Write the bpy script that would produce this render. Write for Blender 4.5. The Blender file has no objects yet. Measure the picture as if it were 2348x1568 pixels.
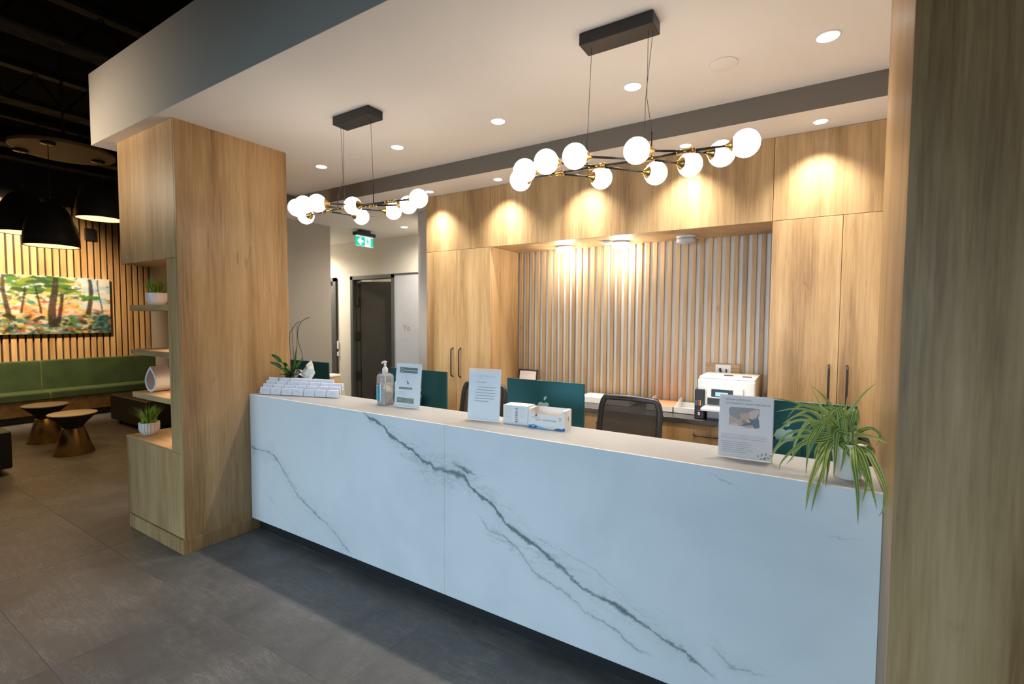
import bpy, bmesh, math, random
import numpy as np
from mathutils import Vector, Matrix

# ------------------------------------------------------------------ camera
S = bpy.context.scene
C = S.collection
cam = bpy.data.cameras.new('camera'); camo = bpy.data.objects.new('camera', cam); C.objects.link(camo)
R3 = Vector((0.84695383, 0.53164588, 0.00467646)); U3 = Vector((-0.03018215, 0.03929716, 0.99877163)); F3 = Vector((-0.53080905, 0.8460546, -0.04932909))
camo.matrix_world = Matrix(((R3.x, U3.x, -F3.x, 0), (R3.y, U3.y, -F3.y, 0), (R3.z, U3.z, -F3.z, 1.69417), (0, 0, 0, 1)))
cam.sensor_width = 36; cam.lens = 16.898; cam.clip_start = .05
cam.dof.use_dof = True; cam.dof.focus_distance = 3.0; cam.dof.aperture_fstop = 2.2
S.camera = camo
# ------------------------------------------------------------------ world, daylight, exposure
S.view_settings.view_transform = 'Standard'; S.view_settings.look = 'None'
S.view_settings.gamma = 1; S.view_settings.use_curve_mapping = False
S.view_settings.exposure = 0.0
W = bpy.data.worlds.new('world'); S.world = W; W.use_nodes = True
W.node_tree.nodes['Background'].inputs[0].default_value = (.80, .66, .48, 1)
W.node_tree.nodes['Background'].inputs[1].default_value = .10

def area(name, loc, target, sx, sy, energy, col, spread=180):
    l = bpy.data.lights.new(name, 'AREA'); l.shape = 'RECTANGLE'; l.size = sx; l.size_y = sy
    l.energy = energy; l.color = col; l.spread = math.radians(spread)
    o = bpy.data.objects.new(name, l); C.objects.link(o); o.location = loc
    o.rotation_euler = (Vector(target) - Vector(loc)).to_track_quat('-Z', 'Y').to_euler()
    return o
# cool daylight through the shop window in front of the desk (behind the photographer)
area('window_daylight', (-2.4, -3.2, 1.5), (-1.8, 2.1, .25), 5.4, 1.9, 53, (.56, .80, 1.0), 75)

def spot(name, loc, energy, col, angle=100, blend=.7, radius=.04, aim=None):
    l = bpy.data.lights.new(name, 'SPOT'); l.energy = energy; l.color = col
    l.spot_size = math.radians(angle); l.spot_blend = blend; l.shadow_soft_size = radius
    o = bpy.data.objects.new(name, l); C.objects.link(o); o.location = loc
    if aim: o.rotation_euler = (Vector(aim) - Vector(loc)).to_track_quat('-Z', 'Y').to_euler()
    return o
def point(name, loc, energy, col, radius=.05):
    l = bpy.data.lights.new(name, 'POINT'); l.energy = energy; l.color = col; l.shadow_soft_size = radius
    o = bpy.data.objects.new(name, l); C.objects.link(o); o.location = loc
    return o
WARM = (1, .72, .46); NEUT = (1, .84, .68)

# ------------------------------------------------------------------ materials
def lin(r, g, b):
    f = lambda c: (c / 255 / 12.92) if c <= 10 else ((c / 255 + .055) / 1.055) ** 2.4
    return (f(r), f(g), f(b), 1)
def nodes(name):
    m = bpy.data.materials.new(name); m.use_nodes = True
    nt = m.node_tree; b = nt.nodes['Principled BSDF']
    return m, nt, b
def N(nt, t, **k):
    n = nt.nodes.new(t)
    for a, v in k.items():
        if a in n.inputs: n.inputs[a].default_value = v
        else: setattr(n, a, v)
    return n
def ramp(nt, fac, stops, interp='LINEAR'):
    r = nt.nodes.new('ShaderNodeValToRGB'); r.color_ramp.interpolation = interp
    e = r.color_ramp.elements
    while len(e) < len(stops): e.new(.5)
    for i, (p, c) in enumerate(stops): e[i].position = p; e[i].color = c
    nt.links.new(fac, r.inputs[0]); return r
def coords(nt, scale, rand=0, loc=(0, 0, 0)):
    tc = N(nt, 'ShaderNodeTexCoord'); mp = N(nt, 'ShaderNodeMapping'); mp.inputs['Scale'].default_value = scale
    mp.inputs['Location'].default_value = loc
    nt.links.new(tc.outputs['Object'], mp.inputs[0])
    if rand:
        oi = N(nt, 'ShaderNodeObjectInfo'); cb = N(nt, 'ShaderNodeVectorMath', operation='SCALE')
        cb.inputs[0].default_value = (17.3, 9.1, 23.7); nt.links.new(oi.outputs['Random'], cb.inputs['Scale'])
        ad = N(nt, 'ShaderNodeVectorMath', operation='ADD'); nt.links.new(mp.outputs[0], ad.inputs[0]); nt.links.new(cb.outputs[0], ad.inputs[1])
        return ad.outputs[0]
    return mp.outputs[0]
def noise(nt, vec, scale, detail=4, rough=.5, dist=0):
    n = N(nt, 'ShaderNodeTexNoise'); n.inputs['Scale'].default_value = scale; n.inputs['Detail'].default_value = detail
    n.inputs['Roughness'].default_value = rough; n.inputs['Distortion'].default_value = dist
    nt.links.new(vec, n.inputs['Vector']); return n.outputs['Fac']
def math_(nt, op, a, b=None, c=None, clamp=False):
    n = N(nt, 'ShaderNodeMath', operation=op); n.use_clamp = clamp
    for i, v in enumerate((a, b, c)):
        if v is None: continue
        if isinstance(v, (int, float)): n.inputs[i].default_value = v
        else: nt.links.new(v, n.inputs[i])
    return n.outputs[0]
def mix(nt, fac, a, b):
    n = N(nt, 'ShaderNodeMix', data_type='RGBA')
    if isinstance(fac, (int, float)): n.inputs[0].default_value = fac
    else: nt.links.new(fac, n.inputs[0])
    for i, v in ((6, a), (7, b)):
        if isinstance(v, tuple): n.inputs[i].default_value = v
        else: nt.links.new(v, n.inputs[i])
    return n.outputs[2]
def bump(nt, b, h, strength, dist=.002):
    n = N(nt, 'ShaderNodeBump'); n.inputs['Strength'].default_value = strength; n.inputs['Distance'].default_value = dist
    nt.links.new(h, n.inputs['Height']); nt.links.new(n.outputs[0], b.inputs['Normal'])

def plain(name, col, rough=.5, metal=0, var=.04, scale=6, spec=.5, bmp=0):
    m, nt, b = nodes(name)
    v = coords(nt, (1, 1, 1)); f = noise(nt, v, scale, 3)
    d = tuple(max(0, c * (1 - var)) for c in col[:3]) + (1,); u = tuple(min(1, c * (1 + var)) for c in col[:3]) + (1,)
    r = ramp(nt, f, [(.3, d), (.7, u)]); nt.links.new(r.outputs[0], b.inputs['Base Color'])
    b.inputs['Roughness'].default_value = rough; b.inputs['Metallic'].default_value = metal
    b.inputs['Specular IOR Level'].default_value = spec
    if bmp: bump(nt, b, noise(nt, v, 240, 2), bmp, .0006)
    return m
def wood(name, dark, mid, light, rand=1, horizontal=False, rough=.42):
    m, nt, b = nodes(name)
    sc = (1, 1, .045) if not horizontal else (.045, 1, 1)
    v = coords(nt, sc, rand)
    broad = noise(nt, v, 7, 3, .55, .6); fine = noise(nt, v, 75, 5, .65, .2)
    v2 = coords(nt, (1, 1, .22) if not horizontal else (.22, 1, 1), rand); blot = noise(nt, v2, 3.2, 3, .5, .8)
    v3 = coords(nt, (1, 1, .35) if not horizontal else (.35, 1, 1), rand); knot = noise(nt, v3, 9, 2, .5, 1.5)
    a = math_(nt, 'MULTIPLY', broad, .42); a = math_(nt, 'MULTIPLY_ADD', fine, .30, a); a = math_(nt, 'MULTIPLY_ADD', blot, .28, a)
    r = ramp(nt, a, [(.37, dark), (.50, mid), (.63, light)])
    kd = ramp(nt, knot, [(.70, (0, 0, 0, 1)), (.80, (1, 1, 1, 1))])
    kf = math_(nt, 'MULTIPLY', kd.outputs[0], .45)
    nt.links.new(mix(nt, kf, r.outputs[0], tuple(c * .62 for c in dark[:3]) + (1,)), b.inputs['Base Color'])
    b.inputs['Roughness'].default_value = rough
    bump(nt, b, fine, .12, .001)
    return m
def emis(name, col, strength):
    m, nt, b = nodes(name)
    b.inputs['Base Color'].default_value = tuple(c * .35 for c in col[:3]) + (1,)
    v = coords(nt, (1, 1, 1)); f = noise(nt, v, 3, 1)
    r = ramp(nt, f, [(.3, col), (.7, tuple(c * .98 for c in col[:3]) + (1,))])
    nt.links.new(r.outputs[0], b.inputs['Emission Color']); b.inputs['Emission Strength'].default_value = strength
    return m
M = {}
M['oak'] = wood('oak_veneer', (.27, .150, .058, 1), (.47, .295, .130, 1), (.61, .41, .205, 1))
M['oak_h'] = wood('oak_veneer_horizontal', (.27, .150, .058, 1), (.47, .295, .130, 1), (.61, .41, .205, 1), horizontal=True)
M['white'] = plain('white_paint', (.84, .79, .745, 1), .7, var=.02, scale=2)
M['greige_d'] = plain('darker_greige_paint', (.35, .325, .285, 1), .75, var=.02, scale=2)
M['greige'] = plain('greige_paint', (.60, .57, .51, 1), .75, var=.02, scale=2)
M['bulkhead'] = plain('taupe_bulkhead_paint', (.165, .140, .112, 1), .75, var=.02, scale=2)
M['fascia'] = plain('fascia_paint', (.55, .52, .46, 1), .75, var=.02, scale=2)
M['backing'] = plain('pale_backing_panel', (.72, .70, .68, 1), .6, var=.03, scale=3)
M['chord'] = plain('grey_joist_chord', (.055, .052, .048, 1), 1, var=.35, scale=9, spec=.1)
M['darkceil'] = plain('black_painted_deck', (.006, .008, .008, 1), 1, var=.3, scale=2, spec=.05)
M['joist'] = plain('dark_grey_steel', (.022, .021, .020, 1), .8, var=.3, scale=12)
M['black'] = plain('black_metal', (.018, .016, .014, 1), .42, var=.1)
M['blackmat'] = plain('black_toe_kick', (.010, .012, .013, 1), .6, var=.1)
M['brass'] = plain('brushed_brass', (.72, .45, .15, 1), .28, 1, var=.06, scale=30)
M['bronze'] = plain('brass_table_base', (.50, .33, .13, 1), .33, 1, var=.10, scale=14)
M['plastic_w'] = plain('white_plastic', (.78, .77, .75, 1), .38, var=.01)
M['plastic_b'] = plain('black_plastic', (.014, .014, .015, 1), .35, var=.1)
M['ceramic'] = plain('white_ceramic', (.80, .76, .72, 1), .35, var=.02)
M['paper'] = plain('white_paper', (.80, .82, .86, 1), .7, var=.01)
M['ink'] = plain('grey_print', (.22, .21, .22, 1), .7, var=.05)
M['inkd'] = plain('dark_print', (.10, .10, .11, 1), .7, var=.05)
M['inkl'] = plain('faint_print', (.50, .50, .53, 1), .7, var=.03)
M['green_ink'] = plain('dark_green_print', (.035, .085, .065, 1), .55, var=.15, scale=40)
M['olive'] = plain('olive_print', (.12, .16, .10, 1), .55, var=.25, scale=60)
M['gold_ink'] = plain('gold_print', (.50, .44, .28, 1), .6)
M['lilac'] = plain('lilac_paper', (.88, .73, .69, 1), .6, var=.01)
M['cream'] = plain('cream_tabletop', (.62, .54, .44, 1), .5, var=.04)
M['orange'] = plain('orange_paper', (.85, .25, .12, 1), .7)
M['red'] = plain('red_print', (.60, .05, .08, 1), .6)
M['blue'] = plain('blue_print', (.02, .14, .42, 1), .6, var=.1)
M['lblue'] = plain('light_blue_print', (.22, .52, .78, 1), .6, var=.1)
M['yellow'] = plain('yellow_print', (.80, .52, .03, 1), .6)
M['teal_ink'] = plain('teal_print', (.01, .30, .40, 1), .6)
M['card'] = plain('card_stack', (.74, .76, .86, 1), .65, var=.02, scale=40)
M['darkwood'] = plain('dark_worktop', (.045, .040, .036, 1), .25, var=.15, scale=5)
M['doorgrey'] = plain('dark_grey_door_paint', (.060, .064, .058, 1), .5, var=.06)
M['doorleaf'] = plain('charcoal_door_leaf', (.065, .063, .058, 1), .55, var=.06)
M['frost'] = plain('frosted_panel', (.48, .50, .54, 1), .5, var=.03)
M['fabric'] = plain('black_fabric', (.014, .014, .014, 1), .85, var=.2, scale=60, bmp=.3)
M['soil'] = plain('dark_soil', (.03, .02, .012, 1), .95, var=.4, scale=60)
M['tissue'] = plain('white_tissue', (.80, .76, .72, 1), .8, var=.02)
M['darkstem'] = plain('brown_flower_stem', (.055, .045, .022, 1), .6, var=.2, scale=40)
M['screen'] = emis('printer_screen', (.35, .62, 1, 1), .9)
M['globe'] = emis('opal_globe_light', (1, .90, .78, 1), 7.5)
M['led'] = emis('downlight_diffuser', (.93, .97, 1, 1), 6)
M['puck'] = emis('puck_diffuser', (1, .95, .9, 1), 5)
M['bulb'] = emis('warm_bulb', (1, .62, .22, 1), 3)
M['exitg'] = emis('exit_green', (.0, .62, .38, 1), .95)
M['exitw'] = emis('exit_white', (.86, .86, .95, 1), .95)

def velvet():
    m, nt, b = nodes('green_velvet')
    v = coords(nt, (1, 1, 1)); f = noise(nt, v, 3.5, 3)
    r = ramp(nt, f, [(.3, (.013, .032, .008, 1)), (.7, (.028, .060, .014, 1))]); nt.links.new(r.outputs[0], b.inputs['Base Color'])
    b.inputs['Roughness'].default_value = .9; b.inputs['Sheen Weight'].default_value = .5; b.inputs['Sheen Tint'].default_value = (.5, .6, .2, 1)
    return m
M['velvet'] = velvet()
def tealmetal():
    m, nt, b = nodes('teal_aluminium')
    v = coords(nt, (1, 1, 1)); f = noise(nt, v, 2, 1)
    r = ramp(nt, f, [(.3, (.002, .060, .070, 1)), (.7, (.003, .078, .090, 1))]); nt.links.new(r.outputs[0], b.inputs['Base Color'])
    b.inputs['Metallic'].default_value = .45; b.inputs['Roughness'].default_value = .42
    return m
M['teal'] = tealmetal()
M['logo'] = plain('pale_teal_logo', (.30, .50, .48, 1), .3, .3, var=.02)
def glassy(name, col, rough=.05, alpha=.25):
    m, nt, b = nodes(name)
    v = coords(nt, (1, 1, 1)); f = noise(nt, v, 5, 1)
    r = ramp(nt, f, [(.3, col), (.7, col)]); nt.links.new(r.outputs[0], b.inputs['Base Color'])
    b.inputs['Roughness'].default_value = rough
    out = nt.nodes['Material Output']; tr = N(nt, 'ShaderNodeBsdfTransparent'); mx = N(nt, 'ShaderNodeMixShader')
    mx.inputs[0].default_value = alpha
    nt.links.new(tr.outputs[0], mx.inputs[1]); nt.links.new(b.outputs[0], mx.inputs[2]); nt.links.new(mx.outputs[0], out.inputs[0])
    return m
M['acrylic'] = glassy('clear_acrylic', (.85, .88, .9, 1), .05, .14)
M['bottle'] = glassy('clear_plastic', (.8, .8, .78, 1), .05, .28)
M['mesh'] = glassy('black_mesh_fabric', (.022, .018, .015, 1), .8, .90)
def gel():
    m, nt, b = nodes('clear_gel')
    v = coords(nt, (1, 1, 1)); f = noise(nt, v, 5, 1)
    r = ramp(nt, f, [(.3, (.70, .68, .64, 1)), (.7, (.62, .60, .57, 1))]); nt.links.new(r.outputs[0], b.inputs['Base Color'])
    b.inputs['Roughness'].default_value = .1; b.inputs['Transmission Weight'].default_value = .75
    return m
M['gel'] = gel()

def floor_mat():
    m, nt, b = nodes('slate_porcelain')
    v = coords(nt, (1, 1, 1), 1); cl = noise(nt, v, 2.3, 6, .6, .5); fi = noise(nt, v, 22, 6, .65)
    st = coords(nt, (.35, 2.6, 1), 1, (3, 1, 0)); sc = noise(nt, st, 5, 8, .75, 1.8)
    a = math_(nt, 'MULTIPLY_ADD', fi, .4, math_(nt, 'MULTIPLY', cl, .6))
    r = ramp(nt, a, [(.36, (.098, .096, .094, 1)), (.5, (.130, .127, .124, 1)), (.64, (.165, .160, .154, 1))])
    sv = ramp(nt, math_(nt, 'ABSOLUTE', math_(nt, 'SUBTRACT', sc, .5)), [(0, (1, 1, 1, 1)), (.018, (0, 0, 0, 1))])
    k = math_(nt, 'MULTIPLY', sv.outputs[0], math_(nt, 'MULTIPLY', math_(nt, 'SUBTRACT', cl, .38, None, True), 2.4))
    nt.links.new(mix(nt, math_(nt, 'MULTIPLY', k, 1.6, None, True), r.outputs[0], (.27, .26, .25, 1)), b.inputs['Base Color'])
    rr = ramp(nt, fi, [(.3, (.40, .40, .40, 1)), (.7, (.54, .54, .54, 1))]); nt.links.new(rr.outputs[0], b.inputs['Roughness'])
    bump(nt, b, fi, .25, .002)
    return m
M['floor'] = floor_mat()
M['grout'] = plain('grey_grout', (.20, .195, .19, 1), .9)
M['ottoman'] = plain('black_leather', (.012, .012, .012, 1), .5, var=.2, scale=30)

def fcurve(nt, val, pts):
    n = nt.nodes.new('ShaderNodeFloatCurve'); c = n.mapping.curves[0]
    n.mapping.use_clip = False
    pts = sorted(pts)
    c.points[0].location = pts[0]; c.points[1].location = pts[-1]
    for p in pts[1:-1]: c.points.new(*p)
    for p in c.points: p.handle_type = 'VECTOR'
    n.mapping.update(); nt.links.new(val, n.inputs['Value']); return n.outputs[0]
def marble(name, axes, x0, x1, z0, z1, veins, lite=1):
    """axes: which object coordinates carry the vein path (x along the desk and z up, or x and y on the top)"""
    m, nt, b = nodes(name)
    tc = N(nt, 'ShaderNodeTexCoord'); sp = N(nt, 'ShaderNodeSeparateXYZ'); nt.links.new(tc.outputs['Object'], sp.inputs[0])
    X = sp.outputs[axes[0]]; Z = sp.outputs[axes[1]]
    v = coords(nt, (1, 1, 1)); w1 = noise(nt, v, 5.5, 6, .65); w2 = noise(nt, v, 26, 5, .7); soft = noise(nt, v, 1.6, 4, .55, .4)
    w3 = noise(nt, v, 2.2, 3, .5)
    wob = math_(nt, 'ADD', math_(nt, 'MULTIPLY', math_(nt, 'SUBTRACT', w1, .5), .105), math_(nt, 'MULTIPLY', math_(nt, 'SUBTRACT', w2, .5), .050))
    wob = math_(nt, 'MULTIPLY', wob, math_(nt, 'MULTIPLY_ADD', w3, 1.2, .25))
    xn = math_(nt, 'DIVIDE', math_(nt, 'SUBTRACT', X, x0), x1 - x0)
    zn = math_(nt, 'ADD', Z, wob)
    brk = noise(nt, v, 9, 5, .7); brk2 = noise(nt, v, 3.1, 3, .6)
    tot = None; halo = None
    for pts, wid, strg, hal in veins:
        P = [((x - x0) / (x1 - x0), (z - z0) / (z1 - z0)) for x, z in pts]
        g = fcurve(nt, xn, P); g = math_(nt, 'MULTIPLY_ADD', g, z1 - z0, z0)
        d = math_(nt, 'ABSOLUTE', math_(nt, 'SUBTRACT', zn, g))
        inx = math_(nt, 'MULTIPLY', math_(nt, 'GREATER_THAN', X, min(p[0] for p in pts)), math_(nt, 'LESS_THAN', X, max(p[0] for p in pts)))
        ww = math_(nt, 'MULTIPLY', math_(nt, 'MAXIMUM', math_(nt, 'MULTIPLY_ADD', brk, 3.4, -1.0), .16), wid)
        k = math_(nt, 'SUBTRACT', 1, math_(nt, 'DIVIDE', d, ww), None, True)
        k = math_(nt, 'MULTIPLY', k, math_(nt, 'MULTIPLY_ADD', brk2, 1.6 * strg, .1 * strg))
        x_a, x_b = min(p[0] for p in pts), max(p[0] for p in pts)
        fade = math_(nt, 'MINIMUM', math_(nt, 'DIVIDE', math_(nt, 'SUBTRACT', X, x_a - (.2 if x_a < -1.9 else 0)), .09), math_(nt, 'DIVIDE', math_(nt, 'SUBTRACT', x_b, X), .09), None, True)
        inx = math_(nt, 'MULTIPLY', inx, fade, None, True)
        k = math_(nt, 'MULTIPLY', k, inx, None, True)
        tot = k if tot is None else math_(nt, 'MAXIMUM', tot, k)
        if hal:
            h = math_(nt, 'SUBTRACT', 1, math_(nt, 'DIVIDE', d, hal), None, True)
            h = math_(nt, 'MULTIPLY', h, inx)
            halo = h if halo is None else math_(nt, 'MAXIMUM', halo, h)
    # wispy side veins run along the main direction and only near the main ones
    tcw = N(nt, 'ShaderNodeTexCoord'); mw = N(nt, 'ShaderNodeMapping'); nt.links.new(tcw.outputs['Object'], mw.inputs[0])
    mw.inputs['Rotation'].default_value = (0, math.radians(-32), 0) if axes[1] == 2 else (0, 0, math.radians(20)); mw.inputs['Scale'].default_value = (.42, 1, 1.5) if axes[1] == 2 else (.5, 1.4, 1)
    wv = noise(nt, mw.outputs[0], 6.5, 7, .68, 1.1); wg = noise(nt, mw.outputs[0], 2.6, 3, .5)
    wi = math_(nt, 'SUBTRACT', 1, math_(nt, 'DIVIDE', math_(nt, 'ABSOLUTE', math_(nt, 'SUBTRACT', wv, .5)), .020), None, True)
    wi = math_(nt, 'MULTIPLY', wi, math_(nt, 'MULTIPLY', math_(nt, 'SUBTRACT', wg, .42, None, True), 5.0, None, True))
    wi = math_(nt, 'MULTIPLY', math_(nt, 'MULTIPLY', wi, math_(nt, 'MULTIPLY', halo, 1.6, None, True)), .5)
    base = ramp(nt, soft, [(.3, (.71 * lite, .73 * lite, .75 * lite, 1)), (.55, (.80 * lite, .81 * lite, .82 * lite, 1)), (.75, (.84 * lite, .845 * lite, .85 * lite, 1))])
    c = mix(nt, math_(nt, 'MULTIPLY', math_(nt, 'MULTIPLY', halo, halo), .22), base.outputs[0], (.42, .50, .50, 1))
    c = mix(nt, wi, c, (.30, .37, .37, 1))
    c = mix(nt, math_(nt, 'MULTIPLY', tot, .92, None, True), c, (.145, .20, .20, 1))
    nt.links.new(c, b.inputs['Base Color'])
    b.inputs['Roughness'].default_value = .38; b.inputs['Specular IOR Level'].default_value = .35
    return m
VE = dict(
V1=[[-2.45,1.089],[-2.377,1.055],[-2.314,1.037],[-2.248,1.018],[-2.199,0.978],[-2.169,0.968],[-2.056,0.922],[-1.94,0.861],[-1.829,0.826],[-1.728,0.826],[-1.616,0.818],[-1.571,0.771],[-1.497,0.718],[-1.414,0.687],[-1.336,0.616],[-1.214,0.567],[-1.137,0.535],[-1.036,0.484],[-0.905,0.406],[-0.792,0.382],[-0.652,0.348],[-0.551,0.307],[-0.483,0.274],[-0.381,0.243],[-0.327,0.216],[-0.287,0.187]],
V2=[[-3.726,0.666],[-3.558,0.664],[-3.437,0.663],[-3.344,0.598],[-3.254,0.502],[-3.146,0.412],[-2.952,0.31],[-2.832,0.278],[-2.677,0.188],[-2.546,0.121]],
V3=[[-2.056,0.922],[-1.968,0.844],[-1.913,0.772],[-1.829,0.657]],
V4=[[-1.55,0.651],[-1.497,0.604],[-1.451,0.55],[-1.366,0.547],[-1.269,0.5],[-1.174,0.409],[-1.023,0.362],[-0.95,0.342],[-0.879,0.294],[-0.78,0.262],[-0.693,0.235],[-0.63,0.206],[-0.54,0.196]],
V5=[[-0.374,1.091],[-0.304,1.047],[-0.245,1.017],[-0.196,0.986]],
V6=[[0.022,0.926],[0.064,0.903],[0.105,0.9],[0.189,0.918]],
V7=[[-0.366,0.337],[-0.304,0.33],[-0.261,0.285],[-0.179,0.286],[-0.099,0.283]],
V8=[[-0.187,0.353],[-0.171,0.345],[-0.131,0.31],[-0.067,0.291]],
V9=[[-1.214,0.612],[-1.061,0.568],[-0.895,0.524],[-0.804,0.485],[-0.727,0.444],[-0.633,0.381],[-0.558,0.349]],
V10=[[-3.733,0.477],[-3.598,0.363],[-3.317,0.218],[-3.057,0.085]],
V11=[[-1.722,0.904],[-1.622,0.852],[-1.509,0.825]],
T1=[[-0.712,2.417],[-0.624,2.391],[-0.546,2.344],[-0.465,2.305],[-0.387,2.271],[-0.333,2.273],[-0.245,2.245],[-0.144,2.21]],
T2=[[-2.857,2.318],[-2.677,2.246],[-2.5,2.169]],
T3=[[-0.034,2.15],[0.037,2.136],[0.105,2.122],[0.163,2.117],[0.206,2.108]],
)

SPIDER=[
 (26,[[0.077,2.2,1.219],[0.035,2.127,1.168],[0.007,2.062,1.091],[-0.005,2.0,1.009]]),
 (22,[[0.052,2.2,1.212],[0.034,2.144,1.182],[0.018,2.078,1.124],[0.002,2.025,1.074],[-0.004,1.99,1.038]]),
 (18,[[0.064,2.17,1.216],[0.047,2.1,1.141],[0.028,2.057,1.079],[0.012,2.01,1.004]]),
 (18,[[0.07,2.18,1.222],[0.052,2.118,1.173],[0.045,2.05,1.095]]),
 (14,[[0.071,2.2,1.211],[0.062,2.127,1.154],[0.054,2.06,1.083]]),
 (20,[[0.09,2.19,1.267],[0.084,2.167,1.22],[0.083,2.149,1.17],[0.079,2.13,1.11]]),
 (14,[[0.111,2.15,1.199],[0.106,2.144,1.164],[0.1,2.14,1.129]]),
 (22,[[0.099,2.18,1.23],[0.122,2.158,1.206],[0.145,2.137,1.166],[0.162,2.12,1.128]]),
 (22,[[0.135,2.18,1.225],[0.149,2.122,1.188],[0.164,2.079,1.15],[0.176,2.05,1.124]]),
 (22,[[0.124,2.2,1.226],[0.153,2.156,1.219],[0.174,2.107,1.172],[0.188,2.055,1.111],[0.2,2.01,1.055]]),
 (20,[[0.137,2.1,1.181],[0.144,2.072,1.131],[0.149,2.049,1.072],[0.15,2.02,0.988]]),
 (18,[[0.151,2.15,1.199],[0.172,2.091,1.148],[0.171,2.059,1.106],[0.16,2.03,1.063]]),
 (20,[[0.153,2.2,1.23],[0.178,2.147,1.218],[0.197,2.103,1.19],[0.217,2.044,1.143],[0.222,2.006,1.107],[0.212,1.97,1.069],[0.198,1.95,1.05]]),
 (15,[[0.136,2.22,1.252],[0.164,2.166,1.271],[0.2,2.111,1.277],[0.24,2.05,1.268]]),
 (18,[[0.149,2.24,1.257],[0.17,2.228,1.28],[0.195,2.22,1.291],[0.215,2.213,1.278],[0.219,2.208,1.259],[0.207,2.2,1.224]]),
 (15,[[0.117,2.24,1.323],[0.137,2.243,1.361],[0.165,2.247,1.41],[0.205,2.25,1.458]]),
 (13,[[0.074,2.26,1.348],[0.049,2.278,1.381],[0.022,2.291,1.407],[-0.004,2.3,1.425]]),
 (12,[[0.036,2.24,1.351],[0.019,2.221,1.386],[-0.004,2.2,1.437]]),
 (14,[[0.108,2.24,1.318],[0.097,2.216,1.357],[0.089,2.2,1.392]]),
 (12,[[0.111,2.24,1.318],[0.116,2.254,1.368],[0.118,2.26,1.397]]),
 (12,[[0.037,2.26,1.333],[-0.008,2.24,1.347],[-0.057,2.224,1.363],[-0.099,2.212,1.372],[-0.146,2.2,1.375]]),
 (13,[[0.031,2.24,1.313],[-0.017,2.223,1.337],[-0.065,2.212,1.337],[-0.119,2.2,1.322]]),
 (12,[[0.037,2.28,1.334],[-0.002,2.288,1.35],[-0.051,2.294,1.33],[-0.084,2.3,1.282]]),
 (14,[[0.038,2.25,1.308],[-0.007,2.229,1.333],[-0.055,2.213,1.308],[-0.096,2.2,1.275]]),
 (13,[[0.025,2.22,1.29],[-0.017,2.247,1.31],[-0.056,2.262,1.299],[-0.096,2.28,1.256]]),
 (14,[[0.032,2.24,1.279],[-0.019,2.225,1.295],[-0.064,2.216,1.283],[-0.109,2.206,1.245],[-0.13,2.2,1.212]]),
 (15,[[0.033,2.22,1.246],[-0.021,2.213,1.255],[-0.079,2.207,1.233],[-0.11,2.203,1.187],[-0.128,2.2,1.154]]),
 (12,[[0.046,2.22,1.24],[-0.023,2.195,1.236],[-0.087,2.178,1.208],[-0.121,2.165,1.16],[-0.126,2.158,1.123],[-0.098,2.15,1.099]]),
 (20,[[0.04,2.2,1.228],[-0.013,2.178,1.218],[-0.059,2.161,1.178],[-0.093,2.147,1.131],[-0.098,2.14,1.102]]),
 (17,[[0.032,2.22,1.29],[-0.006,2.209,1.292],[-0.03,2.2,1.253],[-0.051,2.189,1.195],[-0.057,2.18,1.136]]),
 (18,[[0.038,2.2,1.287],[0.02,2.185,1.273],[-0.001,2.165,1.23],[-0.005,2.144,1.175],[-0.009,2.12,1.104]]),
 (18,[[0.044,2.19,1.29],[0.026,2.176,1.261],[0.009,2.161,1.211],[-0.002,2.15,1.171]]),
 (19,[[0.058,2.2,1.319],[0.042,2.184,1.331],[0.043,2.165,1.298],[0.042,2.15,1.268]]),
 (20,[[0.087,2.2,1.355],[0.066,2.186,1.344],[0.055,2.173,1.316],[0.044,2.16,1.281]]),
 (20,[[0.074,2.19,1.286],[0.061,2.175,1.299],[0.062,2.156,1.27],[0.059,2.14,1.24]]),
 (20,[[0.098,2.2,1.313],[0.109,2.188,1.32],[0.112,2.169,1.288],[0.121,2.14,1.231]]),
 (14,[[0.116,2.22,1.312],[0.128,2.21,1.289],[0.135,2.2,1.256]]),
 (16,[[0.104,2.22,1.306],[0.095,2.208,1.348],[0.096,2.2,1.387]]),
 (15,[[0.078,2.24,1.21],[0.047,2.248,1.212],[0.023,2.255,1.176],[0.018,2.26,1.136]]),
 (14,[[0.032,2.2,1.272],[0.019,2.186,1.284],[-0.005,2.169,1.28],[-0.017,2.16,1.27]]),
 (17,[[0.021,2.22,1.229],[-0.013,2.213,1.218],[-0.041,2.208,1.177],[-0.059,2.203,1.141],[-0.078,2.2,1.112]]),
 (13,[[0.155,2.24,1.229],[0.183,2.222,1.226],[0.203,2.21,1.21],[0.2,2.2,1.184]]),
 (14,[[0.132,2.2,1.241],[0.14,2.181,1.225],[0.151,2.15,1.178]]),
 (14,[[0.065,2.24,1.223],[0.034,2.268,1.244],[0.007,2.286,1.268],[-0.008,2.3,1.232]]),
 (14,[[0.096,2.26,1.253],[0.086,2.276,1.29],[0.063,2.289,1.323],[0.043,2.3,1.358]]),
 (13,[[0.046,2.28,1.266],[0.032,2.29,1.289],[0.012,2.303,1.335],[-0.028,2.313,1.345],[-0.059,2.32,1.329]]),
]
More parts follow.
